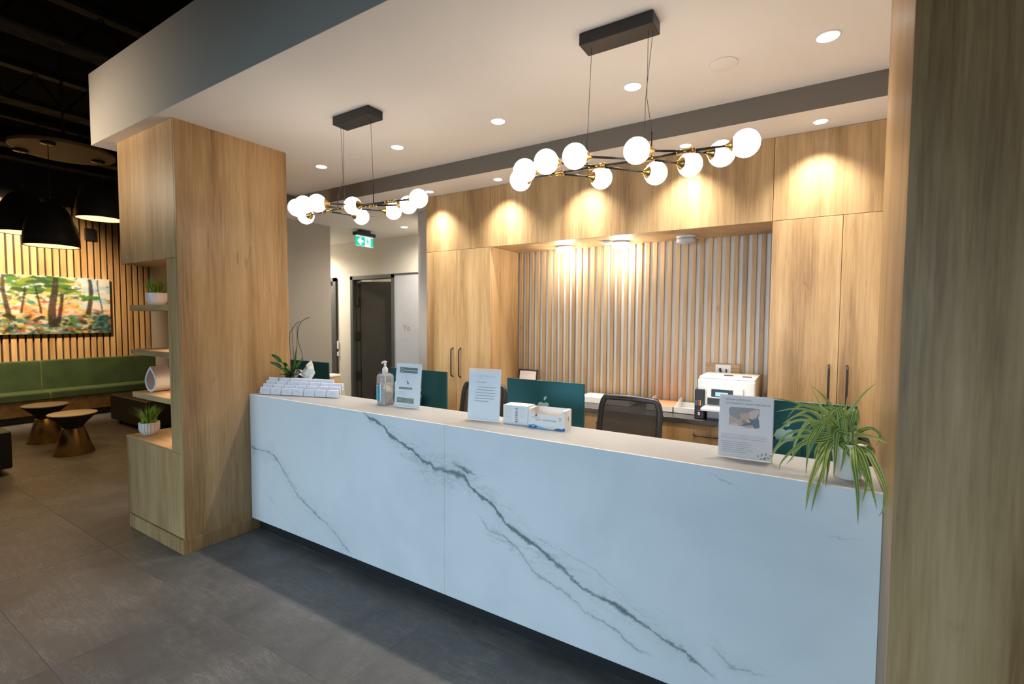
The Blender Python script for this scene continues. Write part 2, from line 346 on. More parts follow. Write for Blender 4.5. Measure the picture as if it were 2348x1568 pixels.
ORCHID=[
 (34,[[-3.595,2.33,1.23],[-3.592,2.275,1.328],[-3.633,2.247,1.375],[-3.675,2.23,1.394]]),
 (26,[[-3.564,2.31,1.234],[-3.576,2.264,1.289],[-3.616,2.235,1.32],[-3.666,2.21,1.337]]),
 (22,[[-3.531,2.3,1.248],[-3.533,2.247,1.278],[-3.55,2.22,1.292]]),
 (12,[[-3.579,2.32,1.237],[-3.574,2.278,1.239],[-3.588,2.24,1.237]]),
 (36,[[-3.518,2.33,1.246],[-3.507,2.33,1.329],[-3.496,2.33,1.401],[-3.485,2.33,1.458]]),
 (30,[[-3.518,2.33,1.246],[-3.47,2.316,1.301],[-3.405,2.307,1.346],[-3.356,2.3,1.379]]),
 (28,[[-3.575,2.34,1.241],[-3.586,2.314,1.3],[-3.632,2.3,1.324]]),
]
STEMS=[
 [[-3.595,2.35,1.249],[-3.606,2.356,1.353],[-3.632,2.362,1.477],[-3.63,2.365,1.566],[-3.605,2.366,1.588],[-3.556,2.368,1.638],[-3.498,2.37,1.661]],
 [[-3.552,2.35,1.252],[-3.572,2.357,1.349],[-3.61,2.37,1.616]],
 [[-3.52,2.35,1.254],[-3.533,2.362,1.46],[-3.539,2.37,1.635]],
 [[-3.505,2.35,1.255],[-3.461,2.357,1.375],[-3.507,2.361,1.481],[-3.526,2.364,1.563],[-3.502,2.367,1.636],[-3.453,2.368,1.672],[-3.374,2.37,1.695]],
]
TISSUE = [[-3.646, 2.42, 1.175], [-3.68, 2.42, 1.237], [-3.644, 2.42, 1.261], [-3.566, 2.42, 1.266], [-3.558, 2.42, 1.245], [-3.514, 2.42, 1.274], [-3.48, 2.42, 1.313], [-3.45, 2.42, 1.346], [-3.413, 2.42, 1.311], [-3.385, 2.42, 1.277], [-3.398, 2.42, 1.245], [-3.424, 2.42, 1.212], [-3.458, 2.42, 1.184]]

# ------------------------------------------------------------------ builders
def rootmat(o):
    m = Matrix.Identity(4)
    while o is not None:
        m = (Matrix.Translation(o.location) @ o.rotation_euler.to_matrix().to_4x4()) @ m
        o = o.parent
    return m
class G:
    """collects shapes in world coordinates; out() links them as one mesh object"""
    def __init__(s, rot=0, piv=(0, 0, 0)):
        s.bm = bmesh.new(); s.M = Matrix.Translation(piv) @ Matrix.Rotation(rot, 4, 'Z')
    def _new(s, vs, fs, sm=False):
        v = [s.bm.verts.new(s.M @ Vector(p)) for p in vs]
        out = []
        for f in fs:
            try:
                q = s.bm.faces.new([v[i] for i in f]); q.smooth = sm; out.append(q)
            except ValueError: pass
        return v, out
    def box(s, x0, x1, y0, y1, z0, z1, bev=0, seg=2, m=None):
        P = [(x, y, z) for z in (z0, z1) for y in (y0, y1) for x in (x0, x1)]
        if m is not None: P = [m @ Vector(p) for p in P]
        v, f = s._new(P, [(0, 2, 3, 1), (4, 5, 7, 6), (0, 1, 5, 4), (2, 6, 7, 3), (0, 4, 6, 2), (1, 3, 7, 5)])
        if bev:
            e = list({e for q in f for e in q.edges})
            bmesh.ops.bevel(s.bm, geom=e, offset=bev, segments=seg, affect='EDGES', profile=.5)
        return s
    def lathe(s, prof, c=(0, 0, 0), seg=24, m=None, a0=0, sm=True):
        vs = []; n = len(prof)
        for r, z in prof:
            for k in range(seg):
                a = 2 * math.pi * k / seg + a0; p = Vector((r * math.cos(a), r * math.sin(a), z))
                if m is not None: p = m @ p
                vs.append(p + Vector(c))
        fs = [(i * seg + k, i * seg + (k + 1) % seg, (i + 1) * seg + (k + 1) % seg, (i + 1) * seg + k) for i in range(n - 1) for k in range(seg)]
        closed = prof[0] == prof[-1]
        if prof[0][0] > 1e-6 and not closed: fs.append(tuple(range(seg - 1, -1, -1)))
        if prof[-1][0] > 1e-6 and not closed: fs.append(tuple((n - 1) * seg + k for k in range(seg)))
        v, f = s._new(vs, fs, sm)
        for q in f:
            if len(q.verts) > 4: q.smooth = False
        bmesh.ops.remove_doubles(s.bm, verts=v, dist=1e-6)
        return s
    def tube(s, pts, r, seg=8, close=True):
        pts = [Vector(p) for p in pts]; n = len(pts)
        rr = r if isinstance(r, (list, tuple)) else [r] * n
        t0 = (pts[1] - pts[0]).normalized(); up = Vector((0, 0, 1)) if abs(t0.z) < .9 else Vector((1, 0, 0))
        nx = t0.cross(up).normalized(); vs = []
        for i in range(n):
            t = (pts[min(i + 1, n - 1)] - pts[max(i - 1, 0)]).normalized()
            nx = (nx - t * nx.dot(t)).normalized(); ny = t.cross(nx)
            for k in range(seg):
                a = 2 * math.pi * k / seg; vs.append(pts[i] + (nx * math.cos(a) + ny * math.sin(a)) * rr[i])
        fs = [(i * seg + k, i * seg + (k + 1) % seg, (i + 1) * seg + (k + 1) % seg, (i + 1) * seg + k) for i in range(n - 1) for k in range(seg)]
        if close: fs += [tuple(range(seg - 1, -1, -1)), tuple((n - 1) * seg + k for k in range(seg))]
        s._new(vs, fs, True); return s
    def poly(s, pts, off):
        """flat polygon pts (3D) extruded by vector off"""
        a = [Vector(p) for p in pts]; n = len(a); off = Vector(off)
        s._new(a + [p + off for p in a], [tuple(range(n - 1, -1, -1)), tuple(range(n, 2 * n))] + [(i, (i + 1) % n, n + (i + 1) % n, n + i) for i in range(n)])
        return s
    def raw(s, vs, fs, sm=False): s._new(vs, fs, sm); return s
    def out(s, name, mat, parent=None, loc=None, kind=None):
        if parent is not None: inv = rootmat(parent).inverted()
        else: inv = Matrix.Translation(-Vector(loc)) if loc is not None else Matrix.Identity(4)
        bmesh.ops.transform(s.bm, matrix=inv, verts=s.bm.verts)
        bmesh.ops.recalc_face_normals(s.bm, faces=s.bm.faces)
        me = bpy.data.meshes.new(name); s.bm.to_mesh(me); s.bm.free()
        for mm in (mat if isinstance(mat, (list, tuple)) else [mat]): me.materials.append(M[mm] if isinstance(mm, str) else mm)
        o = bpy.data.objects.new(name, me); C.objects.link(o)
        if parent is not None: o.parent = parent
        elif loc is not None: o.location = loc
        if kind: o['kind'] = kind
        return o
def tag(o, label, cat, group=None):
    o['label'] = label; o['category'] = cat
    if group: o['group'] = group
    return o
def thing(name, label, cat, loc, rz=0, group=None):
    o = bpy.data.objects.new(name, None); C.objects.link(o); o.location = loc; o.rotation_euler = (0, 0, rz)
    o.empty_display_size = .1
    return tag(o, label, cat, group)
def struct(name, mat, *boxes, label=None):
    g = G()
    for b in boxes: g.box(*b)
    o = g.out(name, mat, kind='structure')
    if label: o['label'] = label
    return o
def smooth_path(pts, n=6):
    P = [Vector(p) for p in pts]; P = [P[0] * 2 - P[1]] + P + [P[-1] * 2 - P[-2]]; out = []
    for i in range(1, len(P) - 2):
        for k in range(n):
            t = k / n; a, b, c, d = P[i - 1:i + 3]
            out.append(.5 * ((2 * b) + (c - a) * t + (2 * a - 5 * b + 4 * c - d) * t * t + (3 * b - a - 3 * c + d) * t ** 3))
    out.append(P[-2]); return out
FONTCACHE = {}
def text(parent, name, body, origin, right, up, size, mat, align='LEFT', space=1.0, sx=1.0, offs=0):
    """flat lettering lying in the plane (right, up) at origin"""
    cu = bpy.data.curves.new(name, 'FONT'); cu.body = body; cu.size = size; cu.align_x = align; cu.space_character = space; cu.resolution_u = 2; cu.offset = offs
    o = bpy.data.objects.new(name, cu); C.objects.link(o); bpy.context.view_layer.update()
    me = bpy.data.meshes.new_from_object(o.evaluated_get(bpy.context.evaluated_depsgraph_get()))
    bpy.data.objects.remove(o); bpy.data.curves.remove(cu)
    right = Vector(right).normalized(); up = Vector(up).normalized(); nrm = right.cross(up)
    T = Matrix(((right.x * sx, up.x, nrm.x, origin[0]), (right.y * sx, up.y, nrm.y, origin[1]), (right.z * sx, up.z, nrm.z, origin[2]), (0, 0, 0, 1)))
    me.transform(rootmat(parent).inverted() @ T); me.materials.clear(); me.materials.append(M[mat])
    q = bpy.data.objects.new(name, me); C.objects.link(q); q.parent = parent; return q
class Sheet:
    """a flat printed sheet: origin bottom-left, unit vectors right/up"""
    def __init__(s, o, right, up):
        s.o = Vector(o); s.r = Vector(right).normalized(); s.u = Vector(up).normalized(); s.n = s.r.cross(s.u)
    def p(s, x, y, d=0): return s.o + s.r * x + s.u * y + s.n * d
    def rect(s, parent, name, x0, y0, x1, y1, mat, d=.0004, th=.0003):
        g = G(); g.poly([s.p(x0, y0, d), s.p(x1, y0, d), s.p(x1, y1, d), s.p(x0, y1, d)], s.n * th); return g.out(name, mat, parent)
    def pol(s, parent, name, pts, mat, d=.0004, th=.0003):
        g = G(); g.poly([s.p(x, y, d) for x, y in pts], s.n * th); return g.out(name, mat, parent)
    def txt(s, parent, name, body, x, y, size, mat, align='LEFT', d=.0009, **k):
        return text(parent, name, body, s.p(x, y, d), s.r, s.u, size, mat, align, **k)
    def lines(s, parent, name, rows, mat, th=.0022, d=.0004, seed=0):
        """rows of unreadable small print: short strokes with gaps"""
        rnd = random.Random(seed); g = G()
        for x0, x1, y in rows:
            x = x0
            while x < x1:
                w = min(rnd.uniform(.006, .017), x1 - x)
                g.poly([s.p(x, y, d), s.p(x + w, y, d), s.p(x + w, y + th, d), s.p(x, y + th, d)], s.n * .0003); x += w + .0028
        return g.out(name, mat, parent)

# ------------------------------------------------------------------ the setting
ZC, ZL, YD, YK, YS = 3.05, 2.907, 2.0825, 3.7014, 4.1904
struct('ceiling', 'white', (-4.905, 2.6, 1.516, 3.334, ZC, 3.6), label='off white dropped ceiling over the reception desk')
struct('ceiling', 'white', (-4.97, 2.6, 3.334, 5.5, ZL, 3.6), label='lower off white ceiling along the cabinets')
struct('ceiling', 'white', (-8.2, -4.97, 4.25, 5.5, ZL, 3.6), (-5.62, -4.97, 2.7, 4.25, ZL, 3.6), label='lower off white ceiling of the corridor')
struct('trim_1', 'bulkhead', (-4.96, 2.6, 3.3325, 3.3338, ZL + .0005, ZC - .0005), label='taupe face of the step between the two ceilings')
struct('trim_2', 'bulkhead', (-4.968, -4.9655, 2.45, 3.332, ZL + .0005, ZC - .0005), label='short side face of the ceiling step')
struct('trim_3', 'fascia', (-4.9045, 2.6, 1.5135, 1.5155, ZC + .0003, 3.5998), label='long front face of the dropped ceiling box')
fl = struct('floor', 'grout', (-12, 3.2, -5, 5.9, -.12, -.0012), label='large format slate grey floor tiles')
tile = None
for i in range(-8, 4):
    for j in range(-3, 9):
        x = -1.785 + 1.275 * i; y = .075 + .64 * j
        if x < -11 or x > 2.6: continue
        if tile is None:
            tile = G().box(x + .0015, x + 1.2735, y + .0015, y + .6385, -.01, 0, .0006, 1).out('tile', 'floor', fl, None)
            me = tile.data; me.transform(Matrix.Translation((-x, -y, 0))); tile.location = (x, y, 0); t = tile
        else:
            t = tile.copy(); C.objects.link(t); t.location = (x, y, 0)
struct('wall_back', 'backing', (-2.565, -.257, YS + .032, YS + .16, 0, ZL), label='pale backing of the slatted alcove')
wb = bpy.data.objects['wall_back']
sl = None; n = 36; pit = (2.565 - .257) / n
board = (-.745, -.487)
for i in range(n):
    x = -2.565 + pit * (i + .5) + .008
    z0 = 1.335 if board[0] + .01 < x < board[1] - .01 else .95
    g = G().box(x - .0165, x + .0165, YS + .008, YS + .034, z0, 2.356, .0012, 1); g.out('slat', 'oak', wb)
G().box(board[0], board[1], YS - .002, YS + .032, .95, 1.335, .0015, 1).out('outlet_board', 'oak_h', wb)
struct('wall_right', 'white', (.60, .75, 1.9, 5.5, 0, 3.6))
# corridor: grey wall end, far wall with its door openings
struct('wall_corridor', 'greige_d', (-5.62, -5.5, 2.7, 4.19, 0, ZL), label='grey corridor wall beside the wooden column')
struct('wall_far', 'greige', (-8.2, -7.75, 5.249, 5.37, 0, ZL), (-7.75, -6.72, 5.249, 5.37, 2.34, ZL), (-6.72, -6.33, 5.249, 5.37, 0, ZL), (-6.33, -5.43, 5.249, 5.37, 2.325, ZL), (-5.43, -5.36, 5.249, 5.37, 0, ZL),
       (-5.36, -3.2, 5.249, 5.37, 2.345, ZL), (-3.2, .8, 5.249, 5.37, 0, ZL), label='far corridor wall with dark framed doors')
struct('wall_room', 'greige', (-8.2, -3.0, 7.2, 7.3, 0, ZL), (-8.2, -8.1, 5.37, 7.2, 0, ZL), (-3.1, -3.0, 5.37, 7.2, 0, ZL), (-8.2, -3.0, 5.37, 7.3, ZL, ZL + .1), label='pale room beyond the open door')
# rounded column end between corridor and cabinets
g = G(); g.lathe([(.335, 0), (.335, ZL)], (-3.70, 4.44, 0), 40); g.out('wall_column', 'white', kind='structure')
# waiting area
struct('wall_left', 'darkwall' if 'darkwall' in M else 'joist', (-11.1, -10.95, -4.5, 4.35, 0, 4.6), label='dark wall behind the slats of the waiting area')
wl = bpy.data.objects['wall_left']
i = 0
y = .25
while y < 4.17:
    G().box(-10.95, -10.9, y - .033, y + .033, .46, 3.56, .003, 1).out('slat', 'oak', wl); y += .0925
struct('wall_end', 'greige_d', (-11.1, -5.6202, 4.19, 4.25, 0, 4.6), label='pale end wall of the waiting area')
struct('ceiling', 'darkceil', (-11.1, 3.2, -5, 4.35, 4.62, 4.7), label='open ceiling deck painted black')
deck = [o for o in bpy.data.objects if o.name.startswith('ceiling')][-1]
for x in (-5.95, -7.95, -10.0, -11.0 + .2, -3.9):
    jo = thing('ceiling_joist', 'dark steel joist under the black ceiling deck, ' + {-5.95: 'nearest the white bulkhead corner', -7.95: 'running above the round canopy', -10.0: 'far one before the slatted wall', -10.8: 'against the slatted wall', -3.9: 'above the dropped ceiling'}[x], 'joist', (x, 1, 4.2), 0, 'ceiling joists over the waiting area')
    G().box(x - .12, x + .12, -4.9, 4.2, 4.17, 4.20).box(x - .012, x + .012, -4.9, 4.2, 4.20, 4.27).out('bottom_chord', 'chord', jo)
    G().box(x - .06, x + .06, -4.9, 4.2, 4.57, 4.62).out('top_chord', 'joist', jo)
    g = G(); yy = -4.8
    while yy < 4.0:
        g.tube([(x, yy, 4.22), (x, yy + .25, 4.58), (x, yy + .5, 4.22)], .012, 5); yy += .5
    g.out('web', 'darkceil', jo)
for k, (y, r, z) in enumerate(((.9, .09, 4.40), (3.1, .05, 4.42))):
    tag(G().tube([(-10.9, y, z), (-5.2, y, z)], r, 14).out('ceiling_pipe', 'joist', loc=(-8, y, z)), ('thick' if k == 0 else 'thin') + ' dark pipe running across the open black ceiling', 'pipe')

# ------------------------------------------------------------------ wooden column with shelf niche
XC, XL, YC, YB = -3.7399, -4.6721, 1.6016, 2.4293
col = thing('display_column', 'oak veneered column with open display niche at the left end of the desk', 'column', ((XC + XL) / 2, (YC + YB) / 2, 0))
G().box(XC - .02, XC, YC + .001, YB, .105, ZC, .001, 1).out('side_panel', 'oak', col)
G().box(-3.9, XC - .0205, YC, YC + .33, .722, 2.104, .001, 1).out('post', 'oak', col)
G().box(-3.88, XC - .0205, YC + .33, YB, .722, 2.104).out('niche_back', 'oak', col)
G().box(XL, XC - .0205, YC, YB, 2.106, ZC, .001, 1).out('upper_cabinet', 'oak', col)
G().box(XL - .01, XC - .0205, YC + .0, YB, .108, .72, .001, 1).out('lower_cabinet', 'oak', col)
G().box(XL - .01, -3.9, YC - .001, YB, .7205, .737, .001, 1).out('cabinet_top', 'oak_h', col)
G().box(-4.636, XC + .001, YC - .012, YB - .005, 0, .105, .001, 1).out('plinth', 'oak', col)
for z0, z1 in ((1.738, 1.781), (1.398, 1.438), (1.061, 1.102)):
    G().box(-4.546, -3.9, YC + .002, YC + .46, z0, z1, .001, 1).out('shelf', 'oak_h', col)
for z in (2.105, 1.737, 1.397, 1.060):
    G().lathe([(.034, 0), (.034, -.006), (.026, -.008)], (-4.03, YC + .17, z), 20).out('shelf_light', 'led', col)
    l = spot('shelf_lamp', (-4.05, YC + .17, z - .014), 7.0, (1, .80, .62), 140, .8, .03); l.parent = col; l.matrix_parent_inverse = rootmat(col).inverted()

def grass_plant(name, label, c, rim, h, seed, ribs=False, k_=1.28):
    t = thing(name, label, 'plant', c, 0, 'small potted grasses on the niche shelves')
    x, y, z = c
    prof = [(r, z * k_) for r, z in [(rim * .55, 0), (rim * .75, .006), (rim * .97, .035), (rim, .075), (rim * 1.0, .080), (rim * .9, .080), (rim * .86, .066), (0, .066)]]
    g = G(); g.lathe(prof, c, 28); 
    if ribs:
        for k in range(22):
            a = 2 * math.pi * k / 22
            g.tube([(x + math.cos(a) * rim * .78, y + math.sin(a) * rim * .78, z + .01 * k_), (x + math.cos(a) * rim * .98, y + math.sin(a) * rim * .98, z + .036 * k_), (x + math.cos(a) * rim * 1.005, y + math.sin(a) * rim * 1.005, z + .078 * k_)], .0022, 5)
    g.out('pot', 'ceramic', t)
    g = G(); rnd = random.Random(seed)
    for k in range(170):
        a = rnd.uniform(0, 6.28); r = rim * .7 * math.sqrt(rnd.random()); ln = h * rnd.uniform(.65, 1.05); lean = rnd.uniform(.1, .75) * (.4 + r / rim)
        b = Vector((x + r * math.cos(a), y + r * math.sin(a), z + .066 * k_)); d = Vector((math.cos(a + rnd.uniform(-.5, .5)), math.sin(a + rnd.uniform(-.5, .5)), 0))
        w = Vector((-d.y, d.x, 0)) * .0034
        pts = [b + d * (lean * ln * s * s) + Vector((0, 0, ln * s * (1 - .25 * lean * s))) for s in (0, .35, .7, 1)]
        vs = []
        for i, q in enumerate(pts): vs += [q - w * (1 - i / 3.2), q + w * (1 - i / 3.2)]
        g.raw(vs, [(0, 1, 3, 2), (2, 3, 5, 4), (4, 5, 7, 6)])
    o = g.out('grass', 'grass', t, kind='stuff'); return t
def leafmat(name, edge, mid, core, u=True):
    m, nt, b = nodes(name)
    if u:
        tc = N(nt, 'ShaderNodeTexCoord'); sp = N(nt, 'ShaderNodeSeparateXYZ'); nt.links.new(tc.outputs['UV'], sp.inputs[0])
        f = math_(nt, 'ABSOLUTE', math_(nt, 'SUBTRACT', sp.outputs[0], .5))
        r = ramp(nt, f, [(.0, core), (.07, core), (.12, mid), (.33, mid), (.42, edge)])
    else:
        v = coords(nt, (1, 1, 1)); f = noise(nt, v, 25, 2); r = ramp(nt, f, [(.35, edge), (.5, mid), (.65, core)])
    nt.links.new(r.outputs[0], b.inputs['Base Color']); b.inputs['Roughness'].default_value = .42
    b.inputs['Subsurface Weight'].default_value = .0
    out = nt.nodes['Material Output']; tl = N(nt, 'ShaderNodeBsdfTranslucent'); mx = N(nt, 'ShaderNodeMixShader'); mx.inputs[0].default_value = .25
    nt.links.new(r.outputs[0], tl.inputs[0]); nt.links.new(b.outputs[0], mx.inputs[1]); nt.links.new(tl.outputs[0], mx.inputs[2]); nt.links.new(mx.outputs[0], out.inputs[0])
    return m
M['grass'] = leafmat('bright_grass', (.12, .24, .02, 1), (.26, .42, .04, 1), (.42, .56, .09, 1), False)
M['spider'] = leafmat('striped_leaf', (.52, .56, .20, 1), (.085, .21, .028, 1), (.42, .48, .15, 1))
M['spiderpale'] = leafmat('pale_striped_leaf', (.58, .60, .26, 1), (.24, .36, .06, 1), (.52, .54, .20, 1))
M['orchid'] = leafmat('orchid_leaf', (.030, .085, .015, 1), (.045, .13, .022, 1), (.07, .18, .035, 1), False)
grass_plant('potted_grass', 'bright green grass in white pot on the top niche shelf', (-4.47, YC + .16, 1.781), .074, .150, 3)
grass_plant('potted_grass', 'bright green grass in ribbed white pot on the lower cabinet top', (-4.55, YC + .11, .737), .070, .165, 8, True)
# teardrop ring ornament: a bent band standing on the third shelf
cx, cy, cz = -4.40, YC + .13, 1.102
half = [(.078 * math.sin(a), .088 - .088 * math.cos(a)) for a in [k * math.pi / 2 / 9 for k in range(9)]] + [(.078 * (1 - (k / 11) ** 1.7), .088 + .115 * k / 11) for k in range(12)]
out_ = half + [(-x, z) for x, z in half[-2:0:-1]]
inn_ = [(x * .76, .094 + (z - .094) * .80) for x, z in out_]
nn = len(out_); wv = None
ang = math.radians(6); dv = Vector((math.cos(ang), math.sin(ang), 0)); wv = Vector((-math.sin(ang), math.cos(ang), 0)) * .062
vs = []
for k in range(nn):
    for p in (out_[k], inn_[k]):
        q = Vector((cx, cy, cz)) + dv * p[0] + Vector((0, 0, p[1])); vs += [q - wv, q + wv]
fs = []
for k in range(nn):
    a = 4 * k; b = 4 * ((k + 1) % nn)
    fs += [(a, b, b + 1, a + 1), (a + 2, a + 3, b + 3, b + 2), (a, a + 2, b + 2, b), (a + 1, b + 1, b + 3, a + 3)]
tag(G().raw(vs, fs, False).out('ring_ornament', 'ceramic', loc=(cx, cy, cz)), 'white teardrop ring ornament on the third niche shelf', 'ornament')

# ------------------------------------------------------------------ right hand pillar
XR = .2246
pil = thing('wood_pillar', 'oak veneered pillar at the right end of the reception desk', 'pillar', (.75, 2.17, 0))
G().box(XR, XR + .02, 1.885, 2.48, 0, ZC, .001, 1).out('side_panel', 'oak', pil)
G().box(XR, 1.75, 1.862, 1.884, 0, ZC, .001, 1).out('front_panel', 'oak', pil)
G().box(XR + .0205, 1.73, 1.8845, 2.48, 0, ZC).out('pillar_core', 'white', pil)

# ------------------------------------------------------------------ cabinets
def handle(parent, x, z0, z1, y, vertical=True):
    g = G()
    if vertical:
        g.tube([(x, y, z0), (x, y - .03, z0 + .014), (x, y - .034, z0 + .03), (x, y - .034, z1 - .03), (x, y - .03, z1 - .014), (x, y, z1)], .0065, 8)
    else:
        g.tube([(z0, y, x), (z0 + .014, y - .026, x), (z0 + .03, y - .030, x), (z1 - .03, y - .030, x), (z1 - .014, y - .026, x), (z1, y, x)], .006, 8)
    g.out('handle', 'black', parent)
def tall_cabinet(label, x0, x1, split):
    t = thing('tall_cabinet', label, 'cabinet', ((x0 + x1) / 2, 4.0, 0), 0, 'tall oak cabinets either side of the slatted alcove')
    G().box(x0, x1, YK + .0195, 4.45, .1, ZL - .002).out('carcass', 'oak', t)
    G().box(x0, x1, YK + .05, YK + .07, 0, .1).out('toe_kick', 'blackmat', t)
    for a, b, hx in ((x0, split, split - .047), (split, x1, split + .05)):
        d = G().box(a + .0015, b - .0015, YK, YK + .019, .103, 2.3535, .0008, 1).out('door', 'oak', t)
        handle(d, hx, 1.115 if x0 < -2 else 1.05, 1.402, YK)
    G().box(x0 + .0015, x1 - .0015, YK, YK + .019, 2.3565, ZL - .002, .0008, 1).out('top_panel', 'oak', t)
tall_cabinet('tall two-door oak cabinet left of the slatted alcove', -3.3522, -2.5653, -2.9622)
tall_cabinet('tall two-door oak cabinet right of the slatted alcove, by the pillar', -.2568, .545, .1369)
tag(G().box(-2.5638, -.2583, YK, YS + .03, 2.3552, ZL - .002, .0008, 1).out('header_panel', 'oak', loc=(-1.41, 4, 2.6)), 'wide oak header above the slatted alcove', 'panel')
names = ('left', 'middle', 'right')
for k in range(3):
    x0 = -2.5643 + k * .769; x1 = x0 + .768
    t = thing('base_cabinet', 'oak drawer cabinet under the dark worktop, ' + names[k] + ' of the three', 'cabinet', ((x0 + x1) / 2, 3.95, 0), 0, 'drawer cabinets under the worktop')
    G().box(x0, x1, YK + .035, YS, .1, .915).out('carcass', 'oak', t)
    G().box(x0, x1, YK + .07, YK + .09, 0, .1).out('toe_kick', 'blackmat', t)
    for z0, z1 in ((.745, .912), (.43, .742), (.105, .427)):
        d = G().box(x0 + .0015, x1 - .0015, YK + .015, YK + .034, z0, z1, .0008, 1).out('drawer', 'oak', t)
        handle(d, z1 - .075, (x0 + x1) / 2 - .09, (x0 + x1) / 2 + .09, YK + .015, False)
tag(G().box(-2.5643, -.2578, YK - .002, YS - .001, .9155, .953, .002, 1).out('worktop', 'darkwood', loc=(-1.41, 3.95, .95)), 'long dark worktop on the drawer cabinets in the alcove', 'worktop')

# ------------------------------------------------------------------ reception desk
DX = -1.7577; ZD = 1.0896
desk = thing('reception_desk', 'long white marble reception desk with grey green veins', 'desk', (DX, 2.26, 0))
def sh(pts, dx, dz=0): return [(x - dx, z - dz) for x, z in pts]
vf = [(sh(VE[k], DX), w, s_, h) for k, w, s_, h in (('V1', .024, 1.35, .15), ('V2', .013, .95, .12), ('V3', .0045, .45, 0), ('V4', .012, .65, .08), ('V5', .006, .6, 0), ('V6', .005, .35, 0), ('V7', .010, .6, .08), ('V8', .006, .45, 0), ('V9', .009, .3, 0), ('V10', .005, .35, 0), ('V11', .020, 1.2, .05))]
M['marble_f'] = marble('veined_marble_front', (0, 2), -2.0, 2.0, 0, 1.1, vf)
vt_ = [(sh(VE[k], DX, 2.26), w, s_, h) for k, w, s_, h in (('T1', .006, .5, .02), ('T2', .006, .5, .02), ('T3', .010, .6, .05))]
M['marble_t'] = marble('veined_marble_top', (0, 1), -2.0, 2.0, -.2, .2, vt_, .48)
seam = -1.7565
for a, b in ((-3.739, seam - .0004), (seam + .0004, XR - .0012)):
    G().box(a, b, YD, YD + .012, .101, ZD - .0002, .0006, 1).out('front_panel', 'marble_f', desk)
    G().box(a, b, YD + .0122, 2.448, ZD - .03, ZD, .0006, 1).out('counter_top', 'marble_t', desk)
G().box(-3.72, XR - .002, YD + .0535, YD + .07, 0, .100).out('toe_kick', 'blackmat', desk)
G().box(-3.738, XR - .002, YD + .0125, 2.43, .1, ZD - .0305).out('desk_body', 'plastic_w', desk)
G().box(-4.6, .55, 2.4305, 3.05, .735, .765, .002, 1).out('work_surface', 'plastic_w', desk)
for x in (-4.55, -3.2, -1.8, -.4, .45):
    G().box(x, x + .03, 2.46, 3.0, 0, .735).out('leg_panel', 'plastic_w', desk)

# ------------------------------------------------------------------ desktop computers
def apple(sheet, parent, cx, cy, s, name='logo'):
    """bitten fruit with a leaf"""
    Q = [(0,.32),(.09,.37),(.20,.40),(.33,.36),(.42,.27),(.335,.17),(.295,.03),(.33,-.10),(.43,-.18),(.38,-.32),(.28,-.45),(.18,-.50),(.08,-.47),(0,-.45),(-.08,-.47),(-.18,-.50),(-.28,-.45),(-.38,-.30),(-.45,-.12),(-.47,.08),(-.43,.25),(-.33,.36),(-.2,.40),(-.1,.37)]
    P = [(cx + s * p.x, cy + s * p.y) for p in smooth_path([(x, y, 0) for x, y in Q], 3)]
    g = G(); g.poly([sheet.p(x, y, .0003) for x, y in P], sheet.n * .0006)
    L = [(.02, .50), (.0, .62), (.06, .76), (.20, .84), (.21, .70), (.14, .57)]
    g.poly([sheet.p(cx + s * x, cy + s * y, .0003) for x, y in L], sheet.n * .0006)
    g.out(name, 'logo', parent)
def computer(label, xc, y, rz=0, ztop=1.295):
    t = thing('desktop_computer', label, 'computer', (xc, y, .765), rz, 'desktop computers behind the counter')
    g = G(rz, (xc, y, 0)); g.box(-.28, .28, 0, .0115, ztop - .46, ztop, .005, 2).out('case', 'teal', t)
    G(rz, (xc, y, 0)).box(-.273, .273, .0118, .0125, ztop - .39, ztop - .007).out('screen', 'plastic_b', t)
    G(rz, (xc, y, 0)).box(-.28, .28, .0118, .0125, ztop - .46, ztop - .395).out('chin', 'teal', t)
    g = G(rz, (xc, y, 0)); g.box(-.065, .065, -.135, .05, .765, .770, .001, 1)
    T = Matrix.Translation((0, -.13, .768)) @ Matrix.Rotation(math.radians(-17), 4, 'X')
    g.box(-.065, .065, 0, .005, 0, .36, .001, 1, m=T); g.out('stand', 'teal', t)
    Rz = Matrix.Rotation(rz, 3, 'Z'); r = Rz @ Vector((1, 0, 0)); nrm = Rz @ Vector((0, -1, 0))
    sh_ = Sheet(Vector((xc, y, 0)) + nrm * .0, r, (0, 0, 1))
    apple(sh_, t, 0, ztop - .175, .095)
computer('teal desktop computer behind the orchid and business cards', -3.87, 2.70, 0, 1.298)
computer('teal desktop computer behind the hand sanitizer and flyer stand', -2.475, 2.63, .0, 1.312)
computer('teal desktop computer behind the medical mask boxes', -1.452, 2.70, 0, 1.296)
computer('teal desktop computer behind the massage poster and spider plant', -.10, 2.66, 0, 1.302)

